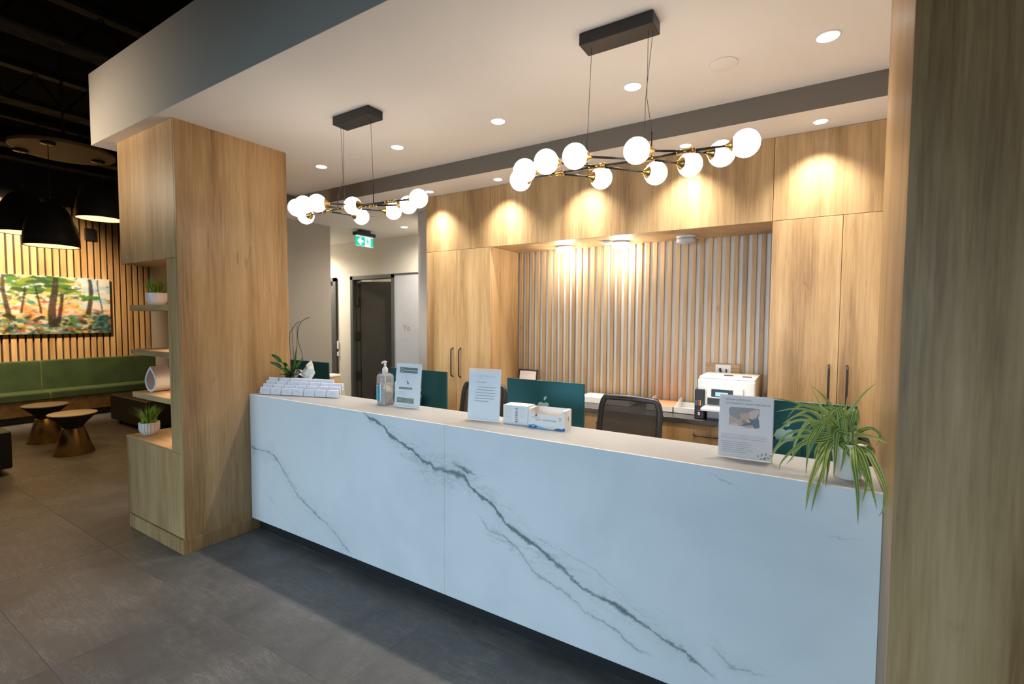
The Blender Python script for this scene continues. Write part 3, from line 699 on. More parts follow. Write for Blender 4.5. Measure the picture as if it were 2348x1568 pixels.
# ------------------------------------------------------------------ office chairs
def chair(label, x, y, rz, ztop=1.14):
    t = thing('office_chair', label, 'chair', (x, y, 0), rz, 'black mesh office chairs behind the desk')
    P = (x, y, 0)
    def g_(): return G(rz, P)
    g = g_(); g.box(-.235, .235, -.25, .22, .45, .52, .03, 3); g.out('seat', 'fabric', t)
    zb = .60
    W = lambda s: .222 - .010 * s
    fr = []
    def pt(u, s):   # u -1..1 across, s 0..1 up; backrest curves and leans back
        return Vector((u * W(s), .25 + .10 * s - .035 * (1 - u * u), zb + s * (ztop - zb)))
    edge = [pt(-1, s / 8) for s in range(8)] + [pt(-.94, .965)] + [pt(u / 8, 1 + .03 * (1 - (u / 8) ** 2) - .0) for u in range(-7, 8)] + [pt(.94, .965)] + [pt(1, s / 8) for s in range(7, -1, -1)] + [pt(u / 6, 0) for u in range(5, -6, -1)]
    g = g_(); n = len(edge); Rm = .0215
    pts = edge + [edge[0]]
    g.tube(pts, Rm, 8, False); g.out('backrest_frame', 'plastic_b', t)
    g = g_(); vs = []; nu, ns = 10, 10
    for s in range(ns + 1):
        for u in range(nu + 1): 
            uu = -1 + 2 * u / nu; vs.append(pt(uu * .97, (s / ns) * (1.0 + .02 * (1 - uu * uu))))
    g.raw(vs, [(s * (nu + 1) + u, s * (nu + 1) + u + 1, (s + 1) * (nu + 1) + u + 1, (s + 1) * (nu + 1) + u) for s in range(ns) for u in range(nu)], True)
    g.out('backrest_mesh', 'mesh', t)
    g = g_(); g.tube([(0, .06, .43), (0, .34, .45), (0, .40, .62), (0, .36, .80)], .022, 8); g.tube([(-.2, .27, .70), (0, .345, .74), (.2, .27, .70)], .014, 8); g.out('backrest_bracket', 'plastic_b', t)
    for sx in (-1, 1):
        g = g_(); g.tube([(sx * .20, .0, .46), (sx * .29, .0, .47), (sx * .30, .0, .68)], .016, 8); g.box(sx * .30 - .04, sx * .30 + .04, -.13, .12, .68, .71, .012, 2); g.out('armrest', 'plastic_b', t)
    G(rz, P).lathe([(.05, .40), (.05, .43), (.025, .43)], (0, 0, 0), 14).lathe([(.025, .12), (.025, .42)], (0, 0, 0), 14).out('gas_lift', 'black', t)
    b = g_(); b.lathe([(.05, .08), (.05, .13)], (0, 0, 0), 14)
    for k in range(5):
        a = 2 * math.pi * k / 5; b.tube([(0, 0, .11), (.28 * math.cos(a), .28 * math.sin(a), .075)], [.022, .014], 8)
    b = b.out('star_base', 'plastic_b', t)
    for k in range(5):
        a = 2 * math.pi * k / 5; c = (.28 * math.cos(a), .28 * math.sin(a), .03)
        q = g_(); q.lathe([(.028, -.02), (.030, -.015), (.030, .015), (.028, .02)], (0, 0, 0), 12, m=Matrix.Translation(c) @ Matrix.Rotation(math.pi / 2, 4, 'X')); q.out('caster', 'plastic_b', b)
chair('black mesh office chair seen between the orchid and the hand sanitizer', -3.42, 3.02, .12, 1.13)
chair('black mesh office chair between the flyer stand and the letter stand', -2.36, 2.98, 0, 1.12)
chair('black mesh office chair right of the medical mask boxes', -1.095, 2.95, -.04, 1.125)
chair('black mesh office chair hidden behind the spider plant by the pillar', .10, 3.0, .1, 1.03)

# ------------------------------------------------------------------ globe chandeliers
def chandelier(label, cxy, globes, joints, rods, stems, canopy, swags):
    t = thing('globe_chandelier', label, 'chandelier', (cxy[0], cxy[1], ZC), 0, 'linear globe chandeliers over the desk')
    x0, x1, y0, y1 = canopy
    G().box(x0, x1, y0, y1, ZC - .056, ZC - .0005, .003, 1).out('ceiling_canopy', 'black', t)
    Z = 2.44
    g = G()
    for a, b in rods: g.tube([a, b], .0055, 8)
    g.out('rod', 'black', t)
    for jx, jy, dx, dy in joints:
        L = math.hypot(dx, dy)
        g = G(); v = Vector((dx, dy, 0)).normalized()
        g.tube([Vector((jx, jy, Z)) - v * .030, Vector((jx, jy, Z)) + v * .030], .0105, 10); g.tube([Vector((jx, jy, Z)) - v * .040, Vector((jx, jy, Z)) - v * .028], .013, 10); g.tube([Vector((jx, jy, Z)) + v * .028, Vector((jx, jy, Z)) + v * .040], .013, 10)
        g.out('brass_joint', 'brass', t)
    for (gx, gy), (ax, ay) in globes:
        d = Vector((ax - gx, ay - gy, 0)).normalized(); r = .058
        q = G(); n = 20; prof = [(max(1e-7, r * math.sin(math.pi * k / 14)), -r * math.cos(math.pi * k / 14)) for k in range(15)]
        gl = q.lathe(prof, (gx, gy, Z), 26).out('globe', 'globe', t)
        rot = Vector((0, 0, 1)).rotation_difference(d).to_matrix().to_4x4()
        q = G(); q.lathe([(.0085, r + .022), (.011, r + .012), (.026, r - .002), (.031, r - .010), (.031, r - .014), (.0, r - .010)][::-1], (gx, gy, Z), 20, m=rot); q.out('socket_cap', 'brass', gl)
    for sx, sy, zt in stems:
        G().tube([(sx, sy, Z), (sx, sy, zt)], .0035, 6).out('stem', 'black', t)
    for pts in swags:
        G().tube(pts, .0013, 5).out('suspension_wire', 'black', t)
Z = 2.44
J1, J2, J3, J4 = (-1.146, 2.25), (-.925, 2.25), (-.69, 2.27), (-.506, 2.255)
gR = [((-1.365, 2.255), J1), ((-1.262, 2.125), J1), ((-1.105, 2.06), J2), ((-.955, 2.06), J3), ((-.69, 2.135), J4), ((-.98, 2.445), J1), ((-.71, 2.51), J2), ((-.53, 2.455), J3), ((-.375, 2.37), J4), ((-.268, 2.285), J4)]
def rods_for(gl, chain):
    r = []
    for (gx, gy), (jx, jy) in gl:
        d = Vector((jx - gx, jy - gy)).normalized(); r.append(((gx + d.x * .072, gy + d.y * .072, Z), (jx, jy, Z)))
    for a, b in zip(chain, chain[1:]): r.append(((a[0], a[1], Z), (b[0], b[1], Z)))
    return r
chandelier('black and brass chandelier with ten opal globes, right of the two', (-.815, 2.22), gR, [(J1[0], J1[1], 1, .15), (J2[0], J2[1], 1, .1), (J3[0], J3[1], 1, .1), (J4[0], J4[1], 1, .12)], rods_for(gR, (J1, J2, J3, J4)),
           [(-.965, 2.22, 2.56), (-.655, 2.24, 2.55)], (-.99, -.637, 2.165, 2.28),
           [[(-.965, 2.22, 2.55), (-.945, 2.215, ZC - .055)], [(-.655, 2.24, 2.55), (-.675, 2.22, 2.70), (-.672, 2.215, ZC - .055)], [(-.70, 2.27, 2.45), (-.682, 2.225, 2.70), (-.655, 2.23, ZC - .055)]])
K1, K2, K3, K4 = (-2.925, 2.205), (-2.75, 2.20), (-2.52, 2.245), (-2.33, 2.235)
gL = [((-3.20, 2.23), K1), ((-3.01, 2.03), K1), ((-2.89, 2.00), K2), ((-2.777, 2.02), K3), ((-2.635, 2.19), K4), ((-2.861, 2.452), K1), ((-2.52, 2.444), K2), ((-2.30, 2.364), K3), ((-2.119, 2.27), K4)]
chandelier('black and brass chandelier with nine visible opal globes, left of the two', (-2.625, 2.22), gL, [(K1[0], K1[1], 1, -.1), (K2[0], K2[1], 1, .1), (K3[0], K3[1], 1, .1), (K4[0], K4[1], 1, .1)], rods_for(gL, (K1, K2, K3, K4)),
           [(-2.80, 2.20, 2.54), (-2.47, 2.22, 2.56)], (-2.802, -2.448, 2.165, 2.288),
           [[(-2.80, 2.20, 2.54), (-2.755, 2.21, 2.62), (-2.785, 2.22, ZC - .055)], [(-2.74, 2.21, 2.45), (-2.75, 2.212, 2.62), (-2.76, 2.225, ZC - .055)], [(-2.47, 2.22, 2.56), (-2.49, 2.22, ZC - .055)]])

# ------------------------------------------------------------------ recessed lights
def downlight(label, x, y, z, r, grp, energy, col, angle=120):
    t = thing('downlight', label, 'downlight', (x, y, z), 0, grp)
    G().lathe([(r * 1.18, 0), (r * 1.18, -.003), (r, -.005), (r, -.001)], (x, y, z), 32).out('trim_ring', 'white', t)
    G().lathe([(r * .98, -.0045), (r * .98, -.0065), (0, -.0065)], (x, y, z), 32).out('diffuser', 'led', t)
    l = spot('downlight_lamp', (x, y, z - .012), energy, col, angle, 1.0, r * .9); l.parent = t; l.matrix_parent_inverse = Matrix.Translation(-Vector((x, y, z)))
WH = ('nearest the right pillar', 'between the large chandelier wires', 'between the two chandeliers', 'right of the small chandelier canopy', 'nearest the wooden column')
for k, x in enumerate((.016, -.938, -1.883, -2.846, -3.793)):
    downlight('round white downlight in the main ceiling, ' + WH[k], x, 2.808, ZC, .046, 'downlights in the main ceiling', 94, (1, .86, .70), 116)
WL = ('over the right cabinet', 'over the alcove right half', 'hidden by the large chandelier', 'over the alcove left end', 'over the left cabinet')
for k, x in enumerate((-.002, -.797, -1.585, -2.374, -3.164)):
    downlight('downlight in the lower ceiling before the cabinets, ' + WL[k], x, 3.54, ZL, .037, 'downlights in the lower ceiling', 112, (1, .96, .90), 106)
downlight('round white downlight in the corridor ceiling beside the exit sign', -4.675, 4.73, ZL, .045, None, 130, (1, .88, .72), 165)
spot('corridor_fill', (-7.5, 4.7, 2.88), 340, (1, .90, .74), 165, .6, .05)  # added light without a fixture, out of view, brightens the far corridor wall
spot('corridor_fill', (-3.95, 4.95, 2.88), 60, (1, .88, .70), 165, .6, .05)  # same kind of added light, hidden behind the round column
point('corridor_room_lamp', (-5.9, 6.4, 2.7), 90, (1, .85, .66), .15)
for lab, x, y, z, r in (('flat round ceiling speaker right of the large chandelier', -.448, 2.816, ZC, .072), ('flat round ceiling speaker beside the small chandelier wires', -3.328, 2.798, ZC, .062), ('flat round cover in the lower ceiling near the exit sign', -4.56, 4.087, ZL, .055)):
    tag(G().lathe([(r, 0), (r, -.006), (r * .93, -.008), (0, -.009)], (x, y, z - .0002), 32).out('ceiling_cover', 'white', loc=(x, y, z)), lab, 'ceiling cover', 'flat covers in the ceiling')
tag(G().lathe([(.045, 0), (.045, -.02), (.03, -.026), (0, -.026)], (-1.515, 3.93, 2.355), 24).out('smoke_detector', 'plastic_w', loc=(-1.515, 3.93, 2.35)), 'small white detector behind the middle puck light', 'detector')
for k, (x, lit, lab) in enumerate(((-1.961, 1, 'lit round puck light under the alcove header, left'), (-1.427, 1, 'lit round puck light under the alcove header, middle'), (-.885, 0, 'unlit round puck light under the alcove header, right'))):
    t = thing('puck_light', lab, 'lamp', (x, 4.03, 2.355), 0, 'puck lights under the alcove header')
    G().lathe([(.076, -.0003), (.076, -.012), (.070, -.012)], (x, 4.03, 2.355), 32).out('housing', 'plastic_w', t)
    G().lathe([(.074, -.012), (.076, -.045), (.072, -.05), (0, -.05)], (x, 4.03, 2.355), 32).out('diffuser', 'puck' if lit else 'frost', t)
    if lit:
        l = point('puck_lamp', (x, 4.03, 2.25), 9.5, (1, .94, .86), .05); l.parent = t; l.matrix_parent_inverse = Matrix.Translation((-x, -4.03, -2.355))

# ------------------------------------------------------------------ leaves
def ribbon(path, w, parent, name, mat, fold=.25, base=None, up=Vector((0, 0, 1)), taper=None):
    P = smooth_path(path, 5); n = len(P); vs, uv = [], []
    L = [0]
    for i in range(1, n): L.append(L[-1] + (P[i] - P[i - 1]).length)
    view = Vector((-.25, -1, .25)).normalized()
    for i in range(n):
        t = (P[min(i + 1, n - 1)] - P[max(i - 1, 0)]).normalized(); s = t.cross(view).normalized(); nn = s.cross(t)
        f = L[i] / L[-1]
        ww = w * (taper(f) if taper else (min(1, .55 + f * 2.5) * (1 - max(0, f - .35) / .65) ** .8)) * .5 + .0004
        vs += [P[i] - s * ww + nn * ww * fold, P[i] - s * ww * .5 + nn * ww * fold * .35, P[i] - nn * ww * fold * .2, P[i] + s * ww * .5 + nn * ww * fold * .35, P[i] + s * ww + nn * ww * fold]
        uv += [(0, f), (.25, f), (.5, f), (.75, f), (1, f)]
    fs = [(i * 5 + k, i * 5 + k + 1, (i + 1) * 5 + k + 1, (i + 1) * 5 + k) for i in range(n - 1) for k in range(4)]
    me = bpy.data.meshes.new(name); inv = rootmat(parent).inverted()
    me.from_pydata([tuple(inv @ v) for v in vs], [], fs); ul = me.uv_layers.new(name='UVMap')
    for lp in me.loops: ul.data[lp.index].uv = uv[lp.vertex_index]
    for p in me.polygons: p.use_smooth = True
    me.materials.append(M[mat]); o = bpy.data.objects.new(name, me); C.objects.link(o); o.parent = parent; return o
pc = (.127, 2.225, ZD)
sp = thing('spider_plant', 'spider plant with striped arching leaves in white pot, right end of the desk', 'plant', pc)
G().lathe([(.040, 0), (.043, .004), (.055, .125), (.0565, .135), (.053, .137), (.050, .118), (0, .118)], pc, 36).out('pot', 'ceramic', sp)
G().lathe([(.0495, .115), (.03, .122), (0, .124)], pc, 20).out('soil', 'soil', sp)
crown = Vector((pc[0], pc[1], ZD + .12))
g = G()
for k in range(9):
    a = k * .7; g.tube([crown + Vector((.02 * math.cos(a), .02 * math.sin(a), 0)), crown + Vector((.022 * math.cos(a), .022 * math.sin(a), .06))], [.009, .005], 6)
g.out('leaf_crown', 'spiderpale', sp)
rnd = random.Random(5)
for k, (w, path) in enumerate(SPIDER):
    p0 = Vector(path[0]); b = crown + Vector((rnd.uniform(-.015, .015), rnd.uniform(-.015, .015), .01))
    pts = [b] + ([Vector(q) for q in path] if (p0 - b).length > .03 else [Vector(q) for q in path[1:]])
    if (p0 - b).length > .07: pts.insert(1, b.lerp(p0, .5) + Vector((0, 0, .02)))
    ribbon(pts, w / 1000, sp, 'leaf', 'spiderpale' if 13 <= k <= 30 and k % 2 else 'spider')
for k in range(16):
    a = rnd.uniform(0, 6.28); r = rnd.uniform(.06, .14); h = rnd.uniform(.04, .14); d = Vector((math.cos(a), .55 * math.sin(a) + .15, 0))
    if crown.x + d.x * r > .19: d.x *= .3
    ribbon([crown, crown + d * r * .35 + Vector((0, 0, h * .8)), crown + d * r * .75 + Vector((0, 0, h)), crown + d * r + Vector((0, 0, h * .6))], .015, sp, 'leaf', 'spider')

# orchid behind the cards
oc = (-3.628, 2.385, ZD)
orc = thing('orchid', 'orchid with bare bent stems in dark pot behind the business cards', 'plant', oc)
G().lathe([(.045, 0), (.05, .005), (.062, .13), (.058, .13), (.05, .11), (0, .11)], oc, 24).out('pot', 'plastic_b', orc)
G().lathe([(.05, .11), (.03, .128), (0, .13)], oc, 16).out('bark', 'soil', orc)
ob = Vector(oc) + Vector((0, -.01, .125))
for w, path in ORCHID:
    pts = [ob] + [Vector(q) for q in path[1:]]
    ribbon(pts, w / 1000 * 1.35, orc, 'leaf', 'orchid', .3, taper=lambda f: min(1, .35 + f * 1.9) * (1 - max(0, f - .6) / .4) ** .5)
for k, path in enumerate(STEMS):
    pts = [Vector(q) for q in path]; pts[0] = Vector((pts[0].x * .3 + ob.x * .7, ob.y, ob.z))
    G().tube(smooth_path(pts, 5) if len(pts) > 3 else pts, .0026 if len(pts) > 3 else .0022, 6).out('flower_stem' if len(pts) > 3 else 'support_stake', 'darkstem', orc)

# tissue box with a crumpled tissue
tb = thing('tissue_box', 'tissue box with crumpled white tissue beside the orchid', 'tissue box', (-3.50, 2.39, ZD), 0)
G().box(-3.56, -3.385, 2.335, 2.445, ZD, ZD + .088, .002, 1).out('box', 'paper', tb)
Sheet((-3.384, 2.34, ZD), (0, 1, 0), (0, 0, 1)).rect(tb, 'blue_end', .005, .005, .10, .083, 'blue', .0006)
Sheet((-3.56, 2.3345, ZD), (1, 0, 0), (0, 0, 1)).rect(tb, 'blue_band', .08, .03, .17, .084, 'blue', .0006)
cen = Vector((-3.52, 2.42, 1.20)); T_ = [Vector(p) for p in TISSUE]; vs = [cen]; fs = []; rnd = random.Random(2); m_ = len(T_)
for ring, f in enumerate((.4, .75, 1)):
    for p in T_:
        q = cen.lerp(p, f); q.y += rnd.uniform(-.028, .020) * (1 if ring < 2 else .6); vs.append(q)
for k in range(m_): fs.append((0, 1 + k, 1 + (k + 1) % m_))
for r_ in range(2):
    for k in range(m_):
        a = 1 + r_ * m_ + k; b = 1 + r_ * m_ + (k + 1) % m_; fs += [(a, b, b + m_), (a, b + m_, a + m_)]
o = G().raw(vs, fs).out('tissue', 'tissue', tb); sd = o.modifiers.new('s', 'SOLIDIFY'); sd.thickness = .0008

# ------------------------------------------------------------------ business card racks
rzc = math.radians(17.4); O = Vector((-3.668, 2.114, ZD)); ex = Vector((math.cos(rzc), math.sin(rzc), 0)); ey = Vector((-math.sin(rzc), math.cos(rzc), 0))
def cp(a, b, z): return O + ex * a + ey * b + Vector((0, 0, z))
pitch_ = .0985
order = ('first', 'second', 'third', 'fourth', 'fifth', 'sixth', 'seventh')
tiers = ('front', 'second', 'third', 'back')
a0 = .004
racks = [(0, 2, 4), (2, 2, 4), (4, 2, 4), (6, 1, 3)]
rn = ('at the column end', 'second from the column', 'third from the column', 'short one nearest the sanitizer')
for ri, (c0, nc, nt_) in enumerate(racks):
    ax = a0 + c0 * pitch_ + ri * .004
    t = thing('card_rack', 'clear tiered business card rack, ' + rn[ri], 'card rack', cp(ax + nc * pitch_ / 2, .07, 0), rzc, 'clear business card racks on the desk')
    for k in range(nt_):
        y0 = k * .031; z0 = .004 + k * .022
        g = G()
        for (p, q, r, s_) in (((ax, y0, z0), (ax + nc * pitch_, y0, z0), (ax + nc * pitch_, y0 - .0, z0 + .028), (ax, y0 - .0, z0 + .028)), ((ax, y0 + .026, z0), (ax + nc * pitch_, y0 + .026, z0), (ax + nc * pitch_, y0 + .034, z0 + .05), (ax, y0 + .034, z0 + .05)), ((ax, y0, z0), (ax + nc * pitch_, y0, z0), (ax + nc * pitch_, y0 + .026, z0), (ax, y0 + .026, z0))):
            g.poly([cp(*p), cp(*q), cp(*r), cp(*s_)], ey * .0012 if abs(p[1] - r[1]) < .02 else Vector((0, 0, .0012)))
        g.out('card_pocket', 'acrylic', t)
    for xx in (ax, ax + nc * pitch_ - .0012): G().poly([cp(xx, 0, 0), cp(xx, nt_ * .032, 0), cp(xx, nt_ * .032, nt_ * .022), cp(xx, 0, .004)], ex * .0012).out('side_plate', 'acrylic', t)
    for c_ in range(nc):
        for k in range(nt_):
            y0 = k * .031 + .004; z0 = .0055 + k * .022; xa = ax + c_ * pitch_ + .005
            rn2 = random.Random(ri * 50 + c_ * 9 + k); th = rn2.uniform(.010, .019); hh = .050 + rn2.uniform(0, .003)
            cs = G(); tilt = .006
            cs.raw([cp(xa, y0, z0), cp(xa + .089, y0, z0), cp(xa + .089, y0 + th, z0), cp(xa, y0 + th, z0), cp(xa, y0 + tilt, z0 + hh), cp(xa + .089, y0 + tilt, z0 + hh), cp(xa + .089, y0 + th + tilt, z0 + hh), cp(xa, y0 + th + tilt, z0 + hh)], [(0, 1, 5, 4), (1, 2, 6, 5), (2, 3, 7, 6), (3, 0, 4, 7), (4, 5, 6, 7), (3, 2, 1, 0)])
            o = cs.out('card_stack', 'card', None, cp(xa + .045, y0 + th / 2, z0)); o.location
            tag(o, 'white business cards, %s tier, %s stack from the wooden column' % (tiers[k], order[c0 + c_]), 'business cards', 'business card stacks in the racks')
            if k < 2:
                q = Sheet(cp(xa, y0 + .0005, z0) - ey * .0006, ex, Vector((0, 0, 1)) * .99 + ey * .11)
                q.lines(o, 'card_print', [(.03, .06, .034), (.022, .068, .028), (.032, .058, .022)], 'inkl', .0016, .0006, seed=k + c_)

# ------------------------------------------------------------------ pump bottles
def pump_bottle(label, x, y, r, hb, body, level, spout=-1, sc=1, bottle='bottle'):
    t = thing('pump_bottle', label, 'bottle', (x, y, ZD), 0)
    c = (x, y, ZD)
    G().lathe([(r * .9, 0), (r, .006), (r, hb - .028), (r * .93, hb - .012), (r * .6, hb - .002), (.016, hb)], c, 32).out('bottle', bottle, t)
    if level: G().lathe([(r * .93, .004), (r * .95, level), (0, level)], c, 28).out('gel', 'gel', t)
    G().lathe([(.019, hb - .002), (.020, hb + .030), (.010, hb + .044), (.008, hb + .046)], c, 24).out('pump_collar', 'plastic_w', t)
    g = G(); z = ZD + hb + .044
    g.tube([(x, y, z), (x, y, z + .032)], .0085, 12); g.tube([(x + .014, y, z + .034), (x, y, z + .036), (x + spout * .030, y + .004, z + .030), (x + spout * .038, y + .005, z + .022)], [.006, .008, .006, .0045], 10); g.out('pump_head', 'plastic_w', t)
    G().tube([(x, y, ZD + .012), (x, y, ZD + hb)], .0032, 8).out('dip_tube', 'plastic_w', t)
    return t
t = pump_bottle('large clear pump bottle of hand sanitizer with blue label', -2.520, 2.355, .058, .218, 0, .150, bottle='bottle')
def label_arc(t, cx, cy, r, a0, a1, z0, z1, mat, n=8, name='label'):
    vs = []
    for k in range(n + 1):
        a = math.radians(a0 + (a1 - a0) * k / n); vs += [(cx + r * math.cos(a), cy + r * math.sin(a), z0), (cx + r * math.cos(a), cy + r * math.sin(a), z1)]
    return G().raw(vs, [(2 * k, 2 * k + 2, 2 * k + 3, 2 * k + 1) for k in range(n)], True).out(name, mat, t)
label_arc(t, -2.52, 2.355, .0588, 226, 288, ZD + .03, ZD + .155, 'plastic_w')
label_arc(t, -2.52, 2.355, .0592, 246, 280, ZD + .03, ZD + .138, 'teal_ink', 6, 'label_panel')
label_arc(t, -2.52, 2.355, .0594, 228, 280, ZD + .142, ZD + .154, 'red', 6, 'label_band')
for z in (.05, .075, .10, .12): label_arc(t, -2.52, 2.355, .0596, 234, 262, ZD + z, ZD + z + .008, 'lblue', 4, 'label_print')
t = pump_bottle('small white pump bottle with pale blue label behind the sanitizer', -2.452, 2.418, .030, .165, 0, 0, 1, bottle='plastic_w')
label_arc(t, -2.452, 2.418, .0305, 200, 330, ZD + .03, ZD + .085, 'lblue')

# ------------------------------------------------------------------ sign holders
def holder(label, xl, y, w, h, rz, lean, sheet_mat, top_gap, cat='sign'):
    t = thing('sign_holder', label, cat, (xl + w / 2 * math.cos(rz), y + w / 2 * math.sin(rz), ZD), rz)
    r = Vector((math.cos(rz), math.sin(rz), 0)); bk = Vector((-math.sin(rz), math.cos(rz), 0)); u = Vector((0, 0, 1)) * math.cos(lean) + bk * math.sin(lean)
    o = Vector((xl, y, ZD + .0035)); s = Sheet(o, r, u)
    g = G(); g.poly([s.p(0, 0, 0), s.p(w, 0, 0), s.p(w, h, 0), s.p(0, h, 0)], -s.n * .0018)
    g.poly([s.p(0, 0, -.005), s.p(w, 0, -.005), s.p(w, h, -.005), s.p(0, h, -.005)], -s.n * .0018)
    g.poly([s.p(0, h - .0015, 0), s.p(w, h - .0015, 0), s.p(w, h, 0), s.p(0, h, 0)], -s.n * .0068)
    g.poly([Vector((xl, y, ZD + .0004)), Vector((xl, y, ZD + .0004)) + r * w, Vector((xl, y, ZD + .0004)) + r * w + bk * .10, Vector((xl, y, ZD + .0004)) + bk * .10], (0, 0, .002)); g.out('acrylic_stand', 'acrylic', t)
    G().poly([s.p(.003, .002, -.0022), s.p(w - .003, .002, -.0022), s.p(w - .003, h - top_gap, -.0022), s.p(.003, h - top_gap, -.0022)], -s.n * .0012).out('paper_sheet', sheet_mat, t)
    # print lies on the paper sheet just behind the clear front
    s2 = Sheet(s.p(.003, .002, -.0020), r, u); return t, s2
t, s = holder('pharmacy flyer with green bands in acrylic stand by the sanitizer', -2.415, 2.333, .222, .295, .06, .10, 'paper', .006)
s.rect(t, 'header_band', .032, .228, .185, .265, 'green_ink', .0002)
P_ = [(.052 + .013 * math.cos(a) * (1 if k % 2 else .93), .2465 + .0145 * math.sin(a)) for k, a in enumerate([i * math.pi / 8 for i in range(16)])]
g = G(); g.poly([s.p(x, y, .0006) for x, y in P_], s.n * .0002); g.out('emblem', 'gold_ink', t)
P_ = [(.052 + .0085 * math.cos(a), .2465 + .010 * math.sin(a)) for a in [i * math.pi / 6 for i in range(12)]]
g = G(); g.poly([s.p(x, y, .0010) for x, y in P_], s.n * .0002); g.out('emblem', 'green_ink', t)
s.txt(t, 'header_text', 'Rowan Pharmacy', .072, .241, .0165, 'paper', d=.0008, sx=.92)
s.lines(t, 'small_print', [(.05, .155, .219), (.085, .12, .207), (.085, .12, .200), (.085, .122, .193)], 'inkl', .002, .0003, 1)
s.pol(t, 'picture', [(.092, .178), (.102, .182), (.108, .172), (.098, .164)], 'gold_ink', .0003); s.pol(t, 'picture', [(.098, .164), (.108, .172), (.117, .155), (.108, .149)], 'inkd', .0003)
s.rect(t, 'middle_band', .032, .118, .147, .131, 'green_ink', .0002)
s.lines(t, 'band_print', [(.040, .14, .1235)], 'gold_ink', .003, .0007, 4)
s.lines(t, 'small_print', [(.035, .098, .099), (.035, .10, .091), (.04, .092, .083), (.035, .098, .075)], 'inkl', .002, .0003, 2)
s.rect(t, 'footer_band', .018, .026, .166, .060, 'olive', .0002)
s.lines(t, 'band_print', [(.025, .07, .050), (.025, .07, .043), (.08, .16, .052), (.085, .15, .045), (.08, .16, .038), (.095, .14, .031)], 'gold_ink', .0018, .0007, 5)

t, s = holder('white letter in acrylic stand left of the mask boxes', -1.738, 2.268, .213, .305, .14, .09, 'paper', .020)
s.txt(t, 'letter_text', 'Rowan Health', .092, .254, .0135, 'inkl', d=.0006, sx=.95)
g = G()
for k in range(12):
    a, b = k * math.pi / 6, (k + 1) * math.pi / 6; c_ = (.075, .258)
    g.poly([s.p(c_[0] + .009 * math.cos(a), c_[1] + .011 * math.sin(a), .0003), s.p(c_[0] + .009 * math.cos(b), c_[1] + .011 * math.sin(b), .0003), s.p(c_[0] + .0075 * math.cos(b), c_[1] + .0095 * math.sin(b), .0003), s.p(c_[0] + .0075 * math.cos(a), c_[1] + .0095 * math.sin(a), .0003)], s.n * .0002)
g.out('emblem', 'gold_ink', t)
s.txt(t, 'letter_text', 'Dear Patients,', .050, .218, .0120, 'ink', d=.0006)
s.lines(t, 'letter_print', [(.062, .176, .191), (.052, .166, .1745), (.048, .178, .158), (.046, .176, .1415), (.042, .168, .125), (.040, .134, .1085)], 'ink', .0036, .0004, 7)

t, s = holder('lilac head massage poster in acrylic stand beside the spider plant', -.343, 2.258, .213, .272, .06, .06, 'lilac', .001)
s.txt(t, 'poster_text', 'NOW OFFERING...', .024, .246, .0118, 'inkd', d=.0006, sx=1.12)
s.txt(t, 'poster_text', 'AYURVEDIC HEAD MASSAGE', .024, .230, .0118, 'inkd', d=.0006, sx=1.14)
def px(u, v): return ((u - 60) / 1180 * .207 + .003, .266 - ((v - 50 - (u - 60) * .087) / 1290) * .266)
s.pol(t, 'poster_photo', [px(*q) for q in ((250, 340), (305, 305), (760, 340), (935, 365), (930, 520), (720, 560), (520, 590), (460, 578), (270, 480))], plain('photo_taupe', (.30, .24, .21, 1), .6, var=.12, scale=90), .0002)
M['skin_p'] = plain('photo_skin', (.62, .34, .22, 1), .6, var=.08, scale=60); M['skin_l'] = plain('photo_light_skin', (.74, .48, .38, 1), .6, var=.06, scale=60)
M['skin_d'] = plain('photo_shaded_skin', (.36, .18, .11, 1), .6, var=.1, scale=60); M['hair_p'] = plain('photo_dark_hair', (.022, .035, .055, 1), .5, var=.2, scale=60)
s.pol(t, 'poster_photo', [px(*q) for q in ((720, 560), (880, 500), (925, 590), (948, 745), (850, 770), (780, 700), (560, 715), (520, 700), (590, 620))], 'hair_p', .0004)
s.pol(t, 'poster_photo', [px(*q) for q in ((275, 490), (370, 545), (460, 580), (520, 560), (640, 590), (600, 660), (530, 715), (400, 712), (262, 685), (262, 580))], 'skin_p', .0006)
s.pol(t, 'poster_photo', [px(*q) for q in ((290, 660), (420, 655), (500, 700), (490, 718), (400, 712), (262, 685))], 'skin_l', .0008)
s.pol(t, 'poster_photo', [px(*q) for q in ((500, 460), (530, 445), (560, 440), (600, 430), (660, 432), (720, 460), (740, 520), (700, 580), (640, 610), (560, 590), (530, 540), (512, 490))], 'skin_p', .0008)
s.pol(t, 'poster_photo', [px(*q) for q in ((560, 580), (640, 590), (650, 640), (600, 660), (545, 640))], 'skin_d', .0010)
s.pol(t, 'poster_photo', [px(*q) for q in ((640, 585), (670, 570), (720, 590), (745, 630), (700, 645), (655, 620))], 'skin_l', .0011)
s.pol(t, 'poster_photo', [px(*q) for q in ((545, 452), (570, 444), (590, 460), (570, 474))], 'red', .0010)
s.pol(t, 'poster_photo', [px(*q) for q in ((700, 430), (760, 395), (860, 370), (925, 380), (930, 430), (890, 500), (850, 540), (800, 520), (730, 510), (715, 470))], 'skin_l', .0012)
for k, (a, b, c_, d_) in enumerate((((700, 440), (780, 415), (785, 440), (705, 468)), ((705, 520), (790, 440), (810, 460), (735, 560)), ((735, 560), (815, 470), (835, 485), (775, 585)), ((785, 575), (840, 480), (860, 495), (812, 572)), ((830, 570), (860, 500), (885, 505), (850, 575)))):
    s.pol(t, 'poster_photo', [px(*q) for q in (a, b, c_, d_)], 'skin_l', .0014)
